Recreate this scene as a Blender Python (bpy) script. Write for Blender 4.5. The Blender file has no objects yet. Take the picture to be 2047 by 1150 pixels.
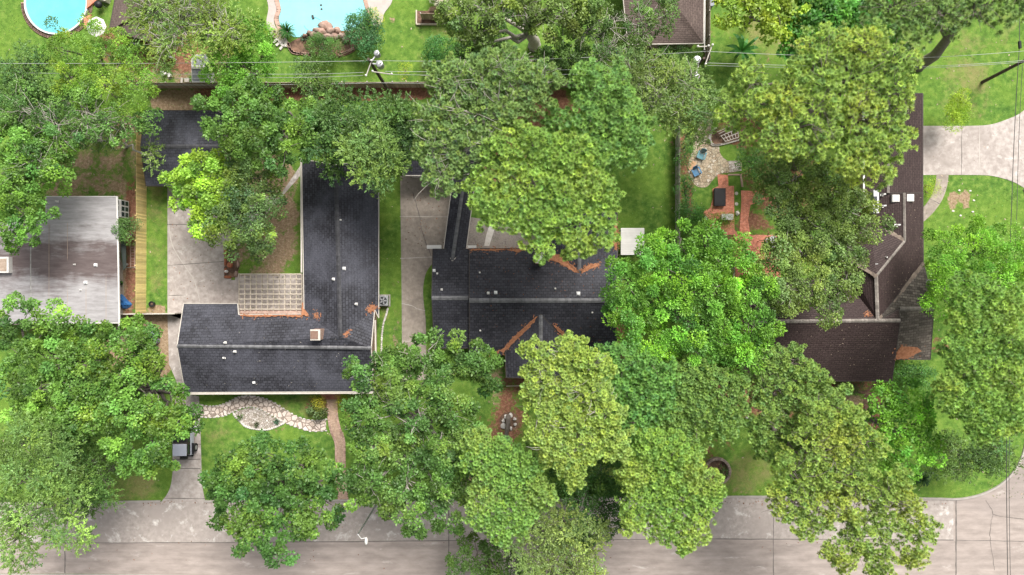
import bpy, math, random
import numpy as np
from mathutils import Vector
R = math.radians
rng = np.random.default_rng(7)
random.seed(7)
S = bpy.context.scene
COL = S.collection

# ------------------------------------------------------------------ camera, sky, sun
CH = 69.0                      # drone height above the lawns, metres
FPX = 1380.0                   # focal length in photo pixels -> 20 px per metre on the ground
cam_d = bpy.data.cameras.new('camera'); cam = bpy.data.objects.new('camera', cam_d); COL.objects.link(cam)
cam.location = (0, 0, CH); cam.rotation_euler = (0, 0, 0)
cam_d.sensor_width = 36; cam_d.lens = 36 * FPX / 2047; cam_d.clip_end = 2000
S.camera = cam
SUN_EL, SUN_AZ = 54, 28       # degrees; azimuth clockwise from +Y
w = bpy.data.worlds.new('World'); S.world = w; w.use_nodes = True
nt = w.node_tree
sky = nt.nodes.new('ShaderNodeTexSky'); sky.sky_type = 'NISHITA'; sky.sun_disc = False
sky.sun_elevation = R(SUN_EL); sky.sun_rotation = R(SUN_AZ); sky.dust_density = 4; sky.air_density = 1.2
hs = nt.nodes.new('ShaderNodeHueSaturation'); hs.inputs['Saturation'].default_value = 0.12
bg = nt.nodes['Background']; bg.inputs[1].default_value = 0.125
nt.links.new(sky.outputs[0], hs.inputs['Color']); nt.links.new(hs.outputs[0], bg.inputs[0])
sd = bpy.data.lights.new('sun', 'SUN'); sun = bpy.data.objects.new('sun', sd); COL.objects.link(sun)
sd.energy = 4.2; sd.angle = R(26); sd.color = (1, 0.95, 0.875)
az, el = R(SUN_AZ), R(SUN_EL)
sdir = Vector((math.sin(az) * math.cos(el), math.cos(az) * math.cos(el), math.sin(el)))
sun.rotation_euler = sdir.to_track_quat('Z', 'Y').to_euler(); sun.location = (0, 0, 40)
S.view_settings.view_transform = 'Standard'; S.view_settings.look = 'None'
S.view_settings.exposure = 0.5; S.view_settings.gamma = 1

# ------------------------------------------------------------------ helpers
def P(px, py, z=0.0):
    k = (CH - z) / CH / 20.0
    return Vector(((px - 1023.5) * k, (575 - py) * k, z))

def nodes(m):
    m.use_nodes = True
    return m.node_tree.nodes, m.node_tree.links
MATS = {}
K_ALB = 0.80
def ramp(ns, stops):
    r = ns.new('ShaderNodeValToRGB'); e = r.color_ramp.elements
    while len(e) < len(stops): e.new(0.5)
    for i, (p, c) in enumerate(stops):
        e[i].position = p; e[i].color = (*(c if c[0] > 1 or tuple(c) in ((0, 0, 0), (1, 1, 1)) or c[0] == c[1] == c[2] else [q * K_ALB for q in c]), 1)
    return r
def noise(ns, ls, co, scale, detail=4, rough=0.6, dist=0.0):
    n = ns.new('ShaderNodeTexNoise'); n.inputs['Scale'].default_value = scale
    n.inputs['Detail'].default_value = detail; n.inputs['Roughness'].default_value = rough
    n.inputs['Distortion'].default_value = dist
    ls.new(co, n.inputs['Vector']); return n
def mixc(ns, ls, f, a, b, mode='MIX'):
    x = ns.new('ShaderNodeMix'); x.data_type = 'RGBA'; x.blend_type = mode
    for s, v in ((x.inputs[0], f), (x.inputs[6], a), (x.inputs[7], b)):
        if isinstance(v, (int, float)): s.default_value = v
        elif isinstance(v, tuple): s.default_value = (*v, 1)
        else: ls.new(v, s)
    return x.outputs[2]
def mathn(ns, ls, op, a, b=0.0):
    x = ns.new('ShaderNodeMath'); x.operation = op
    for s, v in ((x.inputs[0], a), (x.inputs[1], b)):
        if isinstance(v, (int, float)): s.default_value = v
        else: ls.new(v, s)
    return x.outputs[0]
def coords(ns, ls, scale=None, uv=False, rot=0):
    if uv:
        t = ns.new('ShaderNodeUVMap').outputs[0]
    else:
        t = ns.new('ShaderNodeNewGeometry').outputs['Position']
    if scale or rot:
        m = ns.new('ShaderNodeMapping'); m.inputs['Scale'].default_value = scale or (1, 1, 1)
        m.inputs['Rotation'].default_value = (0, 0, rot)
        ls.new(t, m.inputs['Vector']); t = m.outputs[0]
    return t
def pmat(name, c1, c2=None, scale=3, rough=0.8, c3=None, scale3=0.35, bump=0.0, bscale=None, metal=0.0, stretch=None, t3=(0.45, 0.65), spec=0.3, c4=None, scale4=1.0, t4=(0.6, 0.68)):
    """noise between c1 and c2, wide patches of c3, blotches of c4, per-piece variation"""
    if name in MATS: return MATS[name]
    m = bpy.data.materials.new(name); ns, ls = nodes(m); MATS[name] = m
    b = ns['Principled BSDF']; b.inputs['Roughness'].default_value = rough
    b.inputs['Metallic'].default_value = metal; b.inputs['Specular IOR Level'].default_value = spec
    co = coords(ns, ls, stretch)
    n1 = noise(ns, ls, co, scale, 6)
    r = ramp(ns, [(0.3, c1), (0.7, c2 or c1)]); ls.new(n1.outputs[0], r.inputs[0]); out = r.outputs[0]
    if c3:
        n2 = noise(ns, ls, co, scale3, 5, 0.6, 0.6)
        r2 = ramp(ns, [(t3[0], (0, 0, 0)), (t3[1], (1, 1, 1))]); ls.new(n2.outputs[0], r2.inputs[0])
        out = mixc(ns, ls, r2.outputs[0], out, c3)
    if c4:
        n3 = noise(ns, ls, co, scale4, 8, 0.7, 0.3)
        r3 = ramp(ns, [(t4[0], (0, 0, 0)), (t4[1], (1, 1, 1))]); ls.new(n3.outputs[0], r3.inputs[0])
        out = mixc(ns, ls, r3.outputs[0], out, c4)
    at = ns.new('ShaderNodeAttribute'); at.attribute_name = 'var'
    out = mixc(ns, ls, 1.0, out, at.outputs['Color'], 'MULTIPLY')
    ls.new(out, b.inputs['Base Color'])
    if stretch and stretch[0] < 1 and 'road' in name:      # tyre-polished and oily streaks running along the street
        cs = coords(ns, ls, (0.05, 1.5, 1)); ns4 = noise(ns, ls, cs, 1.0, 5, 0.6)
        r4 = ramp(ns, [(0.3, (0.84, 0.84, 0.84)), (0.7, (1.1, 1.1, 1.1))]); ls.new(ns4.outputs[0], r4.inputs[0])
        out = mixc(ns, ls, 1.0, out, r4.outputs[0], 'MULTIPLY')
        ls.new(out, b.inputs['Base Color'])
    if bump:
        nb = noise(ns, ls, co, bscale or scale * 4, 6)
        bp = ns.new('ShaderNodeBump'); bp.inputs['Strength'].default_value = bump; bp.inputs['Distance'].default_value = 0.05
        ls.new(nb.outputs[0], bp.inputs['Height']); ls.new(bp.outputs[0], b.inputs['Normal'])
    return m

class MB:
    """collects geometry in world metres; build() links it as one mesh object"""
    def __init__(s): s.v = []; s.f = []; s.uv = {}; s.var = []
    def add(s, vs, fs, var=1.0):
        o = len(s.v); s.v += [tuple(p) for p in vs]; s.var += [var] * len(vs)
        s.f += [tuple(i + o for i in f) for f in fs]
    def box(s, c, d, rz=0.0, var=1.0, taper=1.0, rx=0.0, ry=0.0):
        vs = []
        cz, sz = math.cos(rz), math.sin(rz); cx_, sx_ = math.cos(rx), math.sin(rx); cy_, sy_ = math.cos(ry), math.sin(ry)
        for k in (-.5, .5):
            for a, b in ((-.5, -.5), (.5, -.5), (.5, .5), (-.5, .5)):
                t = taper if k > 0 else 1
                x, y, z = a * d[0] * t, b * d[1] * t, k * d[2]
                y, z = y * cx_ - z * sx_, y * sx_ + z * cx_
                x, z = x * cy_ + z * sy_, -x * sy_ + z * cy_
                vs.append((c[0] + x * cz - y * sz, c[1] + x * sz + y * cz, c[2] + z))
        s.add(vs, [(3, 2, 1, 0), (4, 5, 6, 7), (0, 1, 5, 4), (1, 2, 6, 5), (2, 3, 7, 6), (3, 0, 4, 7)], var); return s
    def beam(s, a, b, w_, h, var=1.0):
        a, b = Vector(a), Vector(b); d = b - a; l = d.length
        s.box((a + b) / 2, (l, w_, h), math.atan2(d.y, d.x), var, ry=-math.asin(max(-1, min(1, d.z / l)))); return s
    def prism(s, pts, z0, z1, var=1.0):
        n = len(pts); ar = sum(pts[i][0] * pts[(i + 1) % n][1] - pts[(i + 1) % n][0] * pts[i][1] for i in range(n))
        if ar < 0: pts = pts[::-1]
        vs = [(p[0], p[1], z0) for p in pts] + [(p[0], p[1], z1) for p in pts]
        s.add(vs, [tuple(range(n - 1, -1, -1)), tuple(range(n, 2 * n))] + [(i, (i + 1) % n, n + (i + 1) % n, n + i) for i in range(n)], var); return s
    def sheet(s, pts, z=None):
        n = len(pts); ar = sum(pts[i][0] * pts[(i + 1) % n][1] - pts[(i + 1) % n][0] * pts[i][1] for i in range(n))
        if ar < 0: pts = pts[::-1]
        s.add([(p[0], p[1], p[2] if z is None else z) for p in pts], [tuple(range(n))]); return s
    def tube(s, pts, rad, n=6, var=1.0, cap=True):
        pts = [Vector(p) for p in pts]; m = len(pts); vs = []
        if not hasattr(rad, '__len__'): rad = [rad] * m
        for i, p in enumerate(pts):
            d = (pts[min(i + 1, m - 1)] - pts[max(i - 1, 0)]).normalized()
            u = d.cross(Vector((0, 0, 1)))
            if u.length < 1e-3: u = Vector((1, 0, 0))
            u.normalize(); v = d.cross(u)
            for k in range(n):
                a = 2 * math.pi * k / n
                vs.append(p + (u * math.cos(a) + v * math.sin(a)) * rad[i])
        fs = [(i * n + k, (i + 1) * n + k, (i + 1) * n + (k + 1) % n, i * n + (k + 1) % n) for i in range(m - 1) for k in range(n)]
        if cap: fs += [tuple(range(n)), tuple(range((m - 1) * n + n - 1, (m - 1) * n - 1, -1))]
        s.add(vs, fs, var); return s
    def cyl(s, c, r, h, n=16, var=1.0, r2=None):
        return s.tube([c, (c[0], c[1], c[2] + h)], [r, r if r2 is None else r2], n, var)
    def lathe(s, c, prof, n=20, sx=1.0, sy=1.0, var=1.0):
        vs = [(c[0] + r * sx * math.cos(2 * math.pi * k / n), c[1] + r * sy * math.sin(2 * math.pi * k / n), c[2] + z) for r, z in prof for k in range(n)]
        m = len(prof)
        fs = [(i * n + k, i * n + (k + 1) % n, (i + 1) * n + (k + 1) % n, (i + 1) * n + k) for i in range(m - 1) for k in range(n)]
        if prof[0][0] > 1e-4: fs.append(tuple(range(n - 1, -1, -1)))
        if prof[-1][0] > 1e-4: fs.append(tuple(range((m - 1) * n, m * n)))
        s.add(vs, fs, var); return s
    def rock(s, c, d, seed=0, var=1.0):
        r_ = random.Random(seed); n, m = 10, 6; vs = []
        jit = [[0.72 + 0.5 * r_.random() for _ in range(n)] for _ in range(m)]
        for i in range(m):
            t = math.pi * i / (m - 1)
            for k in range(n):
                a = 2 * math.pi * k / n; j = jit[i][k] if 0 < i < m - 1 else 1
                vs.append((c[0] + d[0] * .5 * j * math.sin(t) * math.cos(a), c[1] + d[1] * .5 * j * math.sin(t) * math.sin(a), c[2] + d[2] * .5 * (math.cos(t) * j)))
        s.add(vs, [(i * n + k, (i + 1) * n + k, (i + 1) * n + (k + 1) % n, i * n + (k + 1) % n) for i in range(m - 1) for k in range(n)], var); return s
    def build(s, name, mat, parent=None, smooth=False, bevel=0):
        off = Vector(parent['_w']) if parent is not None and '_w' in parent else Vector((0, 0, 0))
        me = bpy.data.meshes.new(name)
        me.from_pydata([(a - off.x, b - off.y, c - off.z) for a, b, c in s.v], [], s.f)
        at = me.attributes.new('var', 'FLOAT_COLOR', 'POINT')
        c = np.ones((len(s.v), 4), np.float32); c[:, :3] = np.array([(q, q, q) if not hasattr(q, '__len__') else q for q in s.var], np.float32).reshape(-1, 3)
        at.data.foreach_set('color', c.ravel())
        if s.uv:
            ul = me.uv_layers.new(name='UVMap'); k = 0
            for p in me.polygons:
                for li in p.loop_indices:
                    ul.data[li].uv = s.uv.get(p.index, {}).get(me.loops[li].vertex_index, (0, 0))
        me.materials.append(mat)
        if smooth: me.shade_smooth()
        o = bpy.data.objects.new(name, me); COL.objects.link(o)
        if bevel:
            b = o.modifiers.new('bevel', 'BEVEL'); b.width = bevel; b.segments = 2; b.limit_method = 'ANGLE'
        if parent is not None: o.parent = parent; o['_w'] = tuple(off)
        return o

def tag(o, label=None, cat=None, group=None, kind=None):
    if label: o['label'] = label
    if cat: o['category'] = cat
    if group: o['group'] = group
    if kind: o['kind'] = kind
    return o
def thing(name, label, cat, loc, group=None):
    o = bpy.data.objects.new(name, None); COL.objects.link(o); o.location = loc; o['_w'] = tuple(loc)
    o.empty_display_size = 0.3
    return tag(o, label, cat, group)
def single(mb, name, mat, label, cat, group=None, smooth=False, bevel=0):
    o = mb.build(name, mat, None, smooth, bevel)
    c = np.array(mb.v); ctr = Vector((float(c[:, 0].mean()), float(c[:, 1].mean()), float(c[:, 2].min())))
    o.data.transform(__import__('mathutils').Matrix.Translation(-ctr)); o.location = ctr
    return tag(o, label, cat, group)
def dup(root, loc, label=None, group=None, rz=0.0):
    def cp(o, par):
        c = o.copy(); COL.objects.link(c)
        if par is not None: c.parent = par
        for ch in KIDS.get(o.name, []): cp(ch, c)
        return c
    KIDS = {}
    for o in COL.objects:
        if o.parent: KIDS.setdefault(o.parent.name, []).append(o)
    r = cp(root, None); r.location = loc; r.rotation_euler = (0, 0, rz)
    if label: r['label'] = label
    if group: r['group'] = group
    return r
def struct(o): o['kind'] = 'structure'; return o
def crom(pts, n=8, closed=False):
    """Catmull-Rom through 2-3D points"""
    pts = [np.array(p, float) for p in pts]; out = []
    m = len(pts)
    for i in range(m if closed else m - 1):
        p0 = pts[(i - 1) % m] if closed or i > 0 else pts[0]; p1 = pts[i]
        p2 = pts[(i + 1) % m]; p3 = pts[(i + 2) % m] if closed or i + 2 < m else pts[-1]
        for k in range(n):
            t = k / n
            out.append(0.5 * ((2 * p1) + (-p0 + p2) * t + (2 * p0 - 5 * p1 + 4 * p2 - p3) * t * t + (-p0 + 3 * p1 - 3 * p2 + p3) * t ** 3))
    if not closed: out.append(pts[-1])
    return out
def px(pts, z=0.0): return [P(a, b, z) for a, b in pts]

# ------------------------------------------------------------------ materials
def ground_mat():
    m = bpy.data.materials.new('lawn'); ns, ls = nodes(m); b = ns['Principled BSDF']
    b.inputs['Roughness'].default_value = 0.9; b.inputs['Specular IOR Level'].default_value = 0.12
    co = coords(ns, ls)
    n0 = noise(ns, ls, co, 14, 3, 0.7); n1 = noise(ns, ls, co, 1.6, 6, 0.65); n2 = noise(ns, ls, co, 0.22, 5, 0.6, 0.8)
    g = ramp(ns, [(0.32, (0.052, 0.125, 0.022)), (0.5, (0.112, 0.225, 0.038)), (0.66, (0.215, 0.320, 0.068))]); ls.new(n1.outputs[0], g.inputs[0])
    f = ramp(ns, [(0.38, (0, 0, 0)), (0.66, (1, 1, 1))]); ls.new(n2.outputs[0], f.inputs[0])
    out = mixc(ns, ls, mathn(ns, ls, 'MULTIPLY', f.outputs[0], 0.55), g.outputs[0], (0.150, 0.245, 0.034))
    at = ns.new('ShaderNodeAttribute'); at.attribute_name = 'patch'
    sp = ns.new('ShaderNodeSeparateColor'); ls.new(at.outputs['Color'], sp.inputs[0])
    n3 = noise(ns, ls, co, 2.6, 7, 0.72); n4 = noise(ns, ls, co, 4, 8, 0.75); n5 = noise(ns, ls, co, 0.45, 4, 0.6, 0.5)
    def mask(ch, lo=0.42, hi=0.62):
        a = mathn(ns, ls, 'ADD', sp.outputs[ch], mathn(ns, ls, 'MULTIPLY', mathn(ns, ls, 'SUBTRACT', n3.outputs[0], 0.5), 1.2))
        a = mathn(ns, ls, 'ADD', a, mathn(ns, ls, 'MULTIPLY', mathn(ns, ls, 'SUBTRACT', n5.outputs[0], 0.5), 1.9))
        r = ramp(ns, [(lo, (0, 0, 0)), (hi, (1, 1, 1))]); ls.new(a, r.inputs[0]); return r.outputs[0]
    dry = ramp(ns, [(0.3, (0.20, 0.21, 0.07)), (0.7, (0.36, 0.29, 0.14))]); ls.new(n4.outputs[0], dry.inputs[0])
    out = mixc(ns, ls, mathn(ns, ls, 'MULTIPLY', mask(2, 0.3, 0.85), 0.75), out, dry.outputs[0])
    dirt = ramp(ns, [(0.3, (0.20, 0.13, 0.08)), (0.52, (0.36, 0.26, 0.165)), (0.7, (0.56, 0.44, 0.32))]); ls.new(n4.outputs[0], dirt.inputs[0])
    out = mixc(ns, ls, mask(0), out, dirt.outputs[0])
    mul = ramp(ns, [(0.25, (0.10, 0.05, 0.032)), (0.5, (0.25, 0.12, 0.075)), (0.7, (0.50, 0.27, 0.18))]); ls.new(n4.outputs[0], mul.inputs[0])
    out = mixc(ns, ls, mask(1), out, mul.outputs[0])
    fr = ramp(ns, [(0.2, (0.55, 0.55, 0.55)), (0.8, (1.4, 1.4, 1.4))]); ls.new(n0.outputs[0], fr.inputs[0])
    out = mixc(ns, ls, 1.0, out, fr.outputs[0], 'MULTIPLY')
    ls.new(out, b.inputs['Base Color'])
    bp = ns.new('ShaderNodeBump'); bp.inputs['Strength'].default_value = 0.6; bp.inputs['Distance'].default_value = 0.06
    ls.new(n0.outputs[0], bp.inputs['Height']); ls.new(bp.outputs[0], b.inputs['Normal'])
    return m
def shingle_mat(name, c1, c2, stain, mortar, roughness=0.55, row=0.28, wid=0.42, stc=0.5, wear=None):
    m = bpy.data.materials.new(name); ns, ls = nodes(m); b = ns['Principled BSDF']
    b.inputs['Roughness'].default_value = roughness; b.inputs['Specular IOR Level'].default_value = 0.16
    co = coords(ns, ls, uv=True); wc = coords(ns, ls)
    br = ns.new('ShaderNodeTexBrick'); ls.new(co, br.inputs['Vector'])
    br.inputs['Scale'].default_value = 1; br.inputs['Brick Width'].default_value = wid; br.inputs['Row Height'].default_value = row
    br.inputs['Mortar Size'].default_value = 0.035; br.inputs['Mortar Smooth'].default_value = 0.6; br.inputs['Bias'].default_value = 0.0
    br.inputs['Color1'].default_value = (*c1, 1); br.inputs['Color2'].default_value = (*c2, 1); br.inputs['Mortar'].default_value = (*mortar, 1)
    n1 = noise(ns, ls, wc, 0.25, 6, 0.6, 0.5)
    r = ramp(ns, [(0.40, (0, 0, 0)), (0.68, (1, 1, 1))]); ls.new(n1.outputs[0], r.inputs[0])
    out = mixc(ns, ls, mathn(ns, ls, 'MULTIPLY', r.outputs[0], stc), br.outputs[0], stain)
    if wear:
        n3 = noise(ns, ls, wc, 1.3, 8, 0.75, 0.4)
        r3 = ramp(ns, [(0.56, (0, 0, 0)), (0.72, (1, 1, 1))]); ls.new(n3.outputs[0], r3.inputs[0])
        out = mixc(ns, ls, mathn(ns, ls, 'MULTIPLY', r3.outputs[0], 0.6), out, wear)
    n2 = noise(ns, ls, wc, 9, 4, 0.7)
    r2 = ramp(ns, [(0.25, (0.6, 0.6, 0.6)), (0.75, (1.45, 1.45, 1.45))]); ls.new(n2.outputs[0], r2.inputs[0])
    out = mixc(ns, ls, 1.0, out, r2.outputs[0], 'MULTIPLY')
    ls.new(out, b.inputs['Base Color'])
    bp = ns.new('ShaderNodeBump'); bp.inputs['Strength'].default_value = 0.5; bp.inputs['Distance'].default_value = 0.03
    ls.new(br.outputs['Fac'], bp.inputs['Height']); bp.invert = True; ls.new(bp.outputs[0], b.inputs['Normal'])
    return m
def stone_mat(name, stones, grout, scale, rnd=1.0, gw=0.07):
    m = bpy.data.materials.new(name); ns, ls = nodes(m); b = ns['Principled BSDF']; b.inputs['Roughness'].default_value = 0.85
    co = coords(ns, ls)
    wob = noise(ns, ls, co, scale * 1.5, 2)
    co2 = mixc(ns, ls, 0.08, co, wob.outputs['Color'], 'ADD')
    v = ns.new('ShaderNodeTexVoronoi'); v.feature = 'F1'; v.inputs['Scale'].default_value = scale; v.inputs['Randomness'].default_value = rnd
    e = ns.new('ShaderNodeTexVoronoi'); e.feature = 'DISTANCE_TO_EDGE'; e.inputs['Scale'].default_value = scale; e.inputs['Randomness'].default_value = rnd
    ls.new(co2, v.inputs['Vector']); ls.new(co2, e.inputs['Vector'])
    sp = ns.new('ShaderNodeSeparateColor'); ls.new(v.outputs['Color'], sp.inputs[0])
    k = len(stones); r = ramp(ns, [(i / (k - 1), c) for i, c in enumerate(stones)]); ls.new(sp.outputs[0], r.inputs[0])
    n = noise(ns, ls, co, 8, 5, 0.7); r2 = ramp(ns, [(0.2, (0.7, 0.7, 0.7)), (0.8, (1.25, 1.25, 1.25))]); ls.new(n.outputs[0], r2.inputs[0])
    o1 = mixc(ns, ls, 1.0, r.outputs[0], r2.outputs[0], 'MULTIPLY')
    ed = ramp(ns, [(gw * 0.5, (0, 0, 0)), (gw, (1, 1, 1))]); ls.new(e.outputs['Distance'], ed.inputs[0])
    ls.new(mixc(ns, ls, ed.outputs[0], grout, o1), b.inputs['Base Color'])
    bp = ns.new('ShaderNodeBump'); bp.inputs['Strength'].default_value = 0.8; bp.inputs['Distance'].default_value = 0.04
    ls.new(ed.outputs[0], bp.inputs['Height']); ls.new(bp.outputs[0], b.inputs['Normal'])
    return m
def brick_mat(name, c1, c2, mortar, bw=0.22, rh=0.11):
    m = bpy.data.materials.new(name); ns, ls = nodes(m); b = ns['Principled BSDF']; b.inputs['Roughness'].default_value = 0.85
    co = coords(ns, ls); br = ns.new('ShaderNodeTexBrick'); ls.new(co, br.inputs['Vector'])
    br.inputs['Scale'].default_value = 1; br.inputs['Brick Width'].default_value = bw; br.inputs['Row Height'].default_value = rh
    br.inputs['Mortar Size'].default_value = 0.012; br.inputs['Color1'].default_value = (*c1, 1); br.inputs['Color2'].default_value = (*c2, 1); br.inputs['Mortar'].default_value = (*mortar, 1)
    n = noise(ns, ls, co, 3.5, 7, 0.75); r2 = ramp(ns, [(0.3, (0.55, 0.55, 0.55)), (0.7, (1.35, 1.35, 1.35))]); ls.new(n.outputs[0], r2.inputs[0])
    ls.new(mixc(ns, ls, 1.0, br.outputs[0], r2.outputs[0], 'MULTIPLY'), b.inputs['Base Color'])
    return m
def foliage_mat():
    m = bpy.data.materials.new('foliage'); ns, ls = nodes(m); out = ns['Material Output']; ns.remove(ns['Principled BSDF'])
    at = ns.new('ShaderNodeAttribute'); at.attribute_name = 'Col'
    d = ns.new('ShaderNodeBsdfDiffuse'); t = ns.new('ShaderNodeBsdfTranslucent'); g = ns.new('ShaderNodeBsdfGlossy')
    g.inputs['Roughness'].default_value = 0.45; g.inputs['Color'].default_value = (0.9, 0.95, 0.9, 1)
    br = mixc(ns, ls, 1.0, at.outputs['Color'], (1.25, 1.25, 0.7), 'MULTIPLY')
    ls.new(at.outputs['Color'], d.inputs[0]); ls.new(br, t.inputs[0])
    a = ns.new('ShaderNodeMixShader'); a.inputs[0].default_value = 0.26; ls.new(d.outputs[0], a.inputs[1]); ls.new(t.outputs[0], a.inputs[2])
    c = ns.new('ShaderNodeMixShader'); c.inputs[0].default_value = 0.02; ls.new(a.outputs[0], c.inputs[1]); ls.new(g.outputs[0], c.inputs[2])
    ls.new(c.outputs[0], out.inputs[0]); return m

M_LAWN = ground_mat(); M_FOL = foliage_mat()
M_ROAD = pmat('road_concrete', (0.30, 0.255, 0.23), (0.455, 0.39, 0.355), 1.5, 0.85, (0.25, 0.215, 0.20), 0.13, 0.25, 12, stretch=(0.35, 1, 1), t3=(0.5, 0.75), c4=(0.52, 0.48, 0.45), scale4=0.8, t4=(0.6, 0.75))
M_ROADL = pmat('road_scuffed', (0.32, 0.278, 0.254), (0.50, 0.445, 0.41), 2.2, 0.85, (0.30, 0.262, 0.242), 0.25, 0.25, 12, t3=(0.45, 0.7), c4=(0.66, 0.63, 0.60), scale4=0.7, t4=(0.55, 0.72))
M_DRIVE = pmat('driveway_concrete', (0.34, 0.295, 0.27), (0.58, 0.52, 0.485), 2.0, 0.85, (0.26, 0.225, 0.205), 0.25, 0.25, 12, t3=(0.48, 0.74), c4=(0.60, 0.56, 0.53), scale4=0.9, t4=(0.58, 0.72))
M_DRIVE2 = pmat('weathered_slab', (0.29, 0.245, 0.205), (0.45, 0.39, 0.335), 2.5, 0.9, (0.21, 0.18, 0.155), 0.5, 0.3, 14, t3=(0.5, 0.7), c4=(0.40, 0.36, 0.32), scale4=3)
M_CURB = pmat('kerb_concrete', (0.36, 0.33, 0.30), (0.45, 0.41, 0.38), 2, 0.85, bump=0.2)
M_JOINT = pmat('joint_tar', (0.13, 0.115, 0.105), (0.20, 0.18, 0.165), 3)
M_CRACK = pmat('filled_crack', (0.50, 0.46, 0.42), (0.6, 0.55, 0.5), 5)
M_PEBBLE = pmat('pebble_patio', (0.20, 0.17, 0.15), (0.42, 0.38, 0.35), 9, 0.9, (0.30, 0.26, 0.23), 0.8, 0.4, 20)
M_FLAG = stone_mat('flagstone', [(0.50, 0.40, 0.33), (0.78, 0.66, 0.59), (0.62, 0.52, 0.45), (0.85, 0.76, 0.70)], (0.22, 0.175, 0.145), 2.1, 1.0, 0.10)
M_FLAG2 = stone_mat('rustic_flagstone', [(0.36, 0.27, 0.17), (0.56, 0.45, 0.33), (0.44, 0.37, 0.26), (0.70, 0.62, 0.52)], (0.17, 0.135, 0.09), 3.6)
M_GRAVEL = stone_mat('river_gravel', [(0.42, 0.36, 0.31), (0.62, 0.56, 0.52), (0.30, 0.26, 0.20), (0.7, 0.66, 0.62)], (0.20, 0.16, 0.13), 5)
M_BRICKP = brick_mat('patio_brick', (0.56, 0.18, 0.105), (0.66, 0.26, 0.17), (0.40, 0.19, 0.13))
M_BRICKW = brick_mat('path_brick', (0.36, 0.24, 0.17), (0.44, 0.31, 0.235), (0.32, 0.24, 0.18))
M_STOOP = brick_mat('stoop_brick', (0.38, 0.14, 0.10), (0.46, 0.19, 0.14), (0.30, 0.13, 0.10))
M_BLUEROOF = shingle_mat('charcoal_shingle', (0.028, 0.028, 0.034), (0.052, 0.053, 0.064), (0.088, 0.090, 0.112), (0.014, 0.014, 0.018), 0.6, stc=.75)
M_H2ROOF = shingle_mat('dark_shingle', (0.022, 0.022, 0.028), (0.046, 0.046, 0.056), (0.056, 0.057, 0.071), (0.014, 0.014, 0.018), 0.6)
M_BROWNROOF = shingle_mat('brown_shingle', (0.040, 0.027, 0.026), (0.058, 0.040, 0.038), (0.040, 0.026, 0.026), (0.024, 0.016, 0.016), 0.65, 0.2, 0.5, 0.6, (0.082, 0.062, 0.057))
M_OLDROOF = shingle_mat('faded_shingle', (0.055, 0.047, 0.042), (0.16, 0.14, 0.12), (0.10, 0.085, 0.07), (0.045, 0.036, 0.032), 0.75, 0.26, 0.5, 0.5, (0.17, 0.145, 0.12))
M_ROOFN = shingle_mat('taupe_shingle', (0.085, 0.062, 0.056), (0.12, 0.088, 0.08), (0.16, 0.125, 0.11), (0.06, 0.045, 0.04), 0.75, 0.2, 0.5, 0.6, (0.20, 0.155, 0.135))
M_CAP = pmat('ridge_cap', (0.11, 0.11, 0.12), (0.20, 0.20, 0.21), 4, 0.7)
M_CAPD = pmat('ridge_cap_dark', (0.045, 0.045, 0.052), (0.09, 0.09, 0.10), 4, 0.7)
M_CAPB = pmat('ridge_cap_brown', (0.19, 0.165, 0.15), (0.36, 0.32, 0.29), 3, 0.8)
M_FLATROOF = pmat('rolled_roofing', (0.09, 0.066, 0.064), (0.17, 0.135, 0.135), 0.9, 0.5, (0.33, 0.32, 0.325), 0.16, 0.1, 6, stretch=(0.35, 1.4, 1), t3=(0.42, 0.6), c4=(0.26, 0.22, 0.215), scale4=0.5, t4=(0.5, 0.6))
M_WHITE = pmat('white_paint', (0.72, 0.70, 0.67), (0.80, 0.78, 0.75), 2, 0.5)
M_GUTTER = pmat('gutter_paint', (0.55, 0.50, 0.44), (0.68, 0.63, 0.57), 3, 0.6)
M_DARKTRIM = pmat('dark_trim', (0.05, 0.04, 0.036), (0.07, 0.06, 0.055), 3, 0.6)
M_BRICKWALL = brick_mat('wall_brick', (0.34, 0.19, 0.14), (0.42, 0.26, 0.20), (0.42, 0.37, 0.33), 0.24, 0.12)
M_SIDING = pmat('siding', (0.50, 0.44, 0.38), (0.58, 0.52, 0.46), 2, 0.7)
M_GLASS = pmat('window_glass', (0.03, 0.04, 0.05), (0.05, 0.06, 0.07), 1, 0.08, spec=0.8)
M_METAL = pmat('galvanised', (0.40, 0.41, 0.43), (0.62, 0.63, 0.65), 3, 0.4, metal=0.6)
M_LIGHTMETAL = pmat('pale_metal', (0.60, 0.60, 0.60), (0.72, 0.72, 0.72), 3, 0.45)
M_BLACK = pmat('black_vinyl', (0.012, 0.012, 0.015), (0.02, 0.02, 0.024), 2, 0.5)
M_NEEDLE = pmat('fallen_needles', (0.26, 0.10, 0.05), (0.46, 0.22, 0.12), 5, 0.95, bump=0.6, bscale=18)
M_YWOOD = pmat('new_pine_board', (0.78, 0.58, 0.24), (0.95, 0.76, 0.36), 6, 0.75, stretch=(1, 1, 0.25))
M_OWOOD = pmat('weathered_board', (0.34, 0.255, 0.19), (0.52, 0.41, 0.33), 5, 0.85, stretch=(1, 1, 0.3))
M_GWOOD = pmat('grey_board', (0.40, 0.37, 0.33), (0.58, 0.54, 0.49), 5, 0.85)
M_PWOOD = pmat('lattice_wood', (0.50, 0.43, 0.34), (0.68, 0.60, 0.49), 4, 0.8)
M_BARK = pmat('bark', (0.12, 0.10, 0.09), (0.26, 0.225, 0.20), 5, 0.95, bump=0.5)
M_PALEBARK = pmat('pale_bark', (0.36, 0.33, 0.29), (0.56, 0.52, 0.47), 4, 0.9, bump=0.3)
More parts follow.
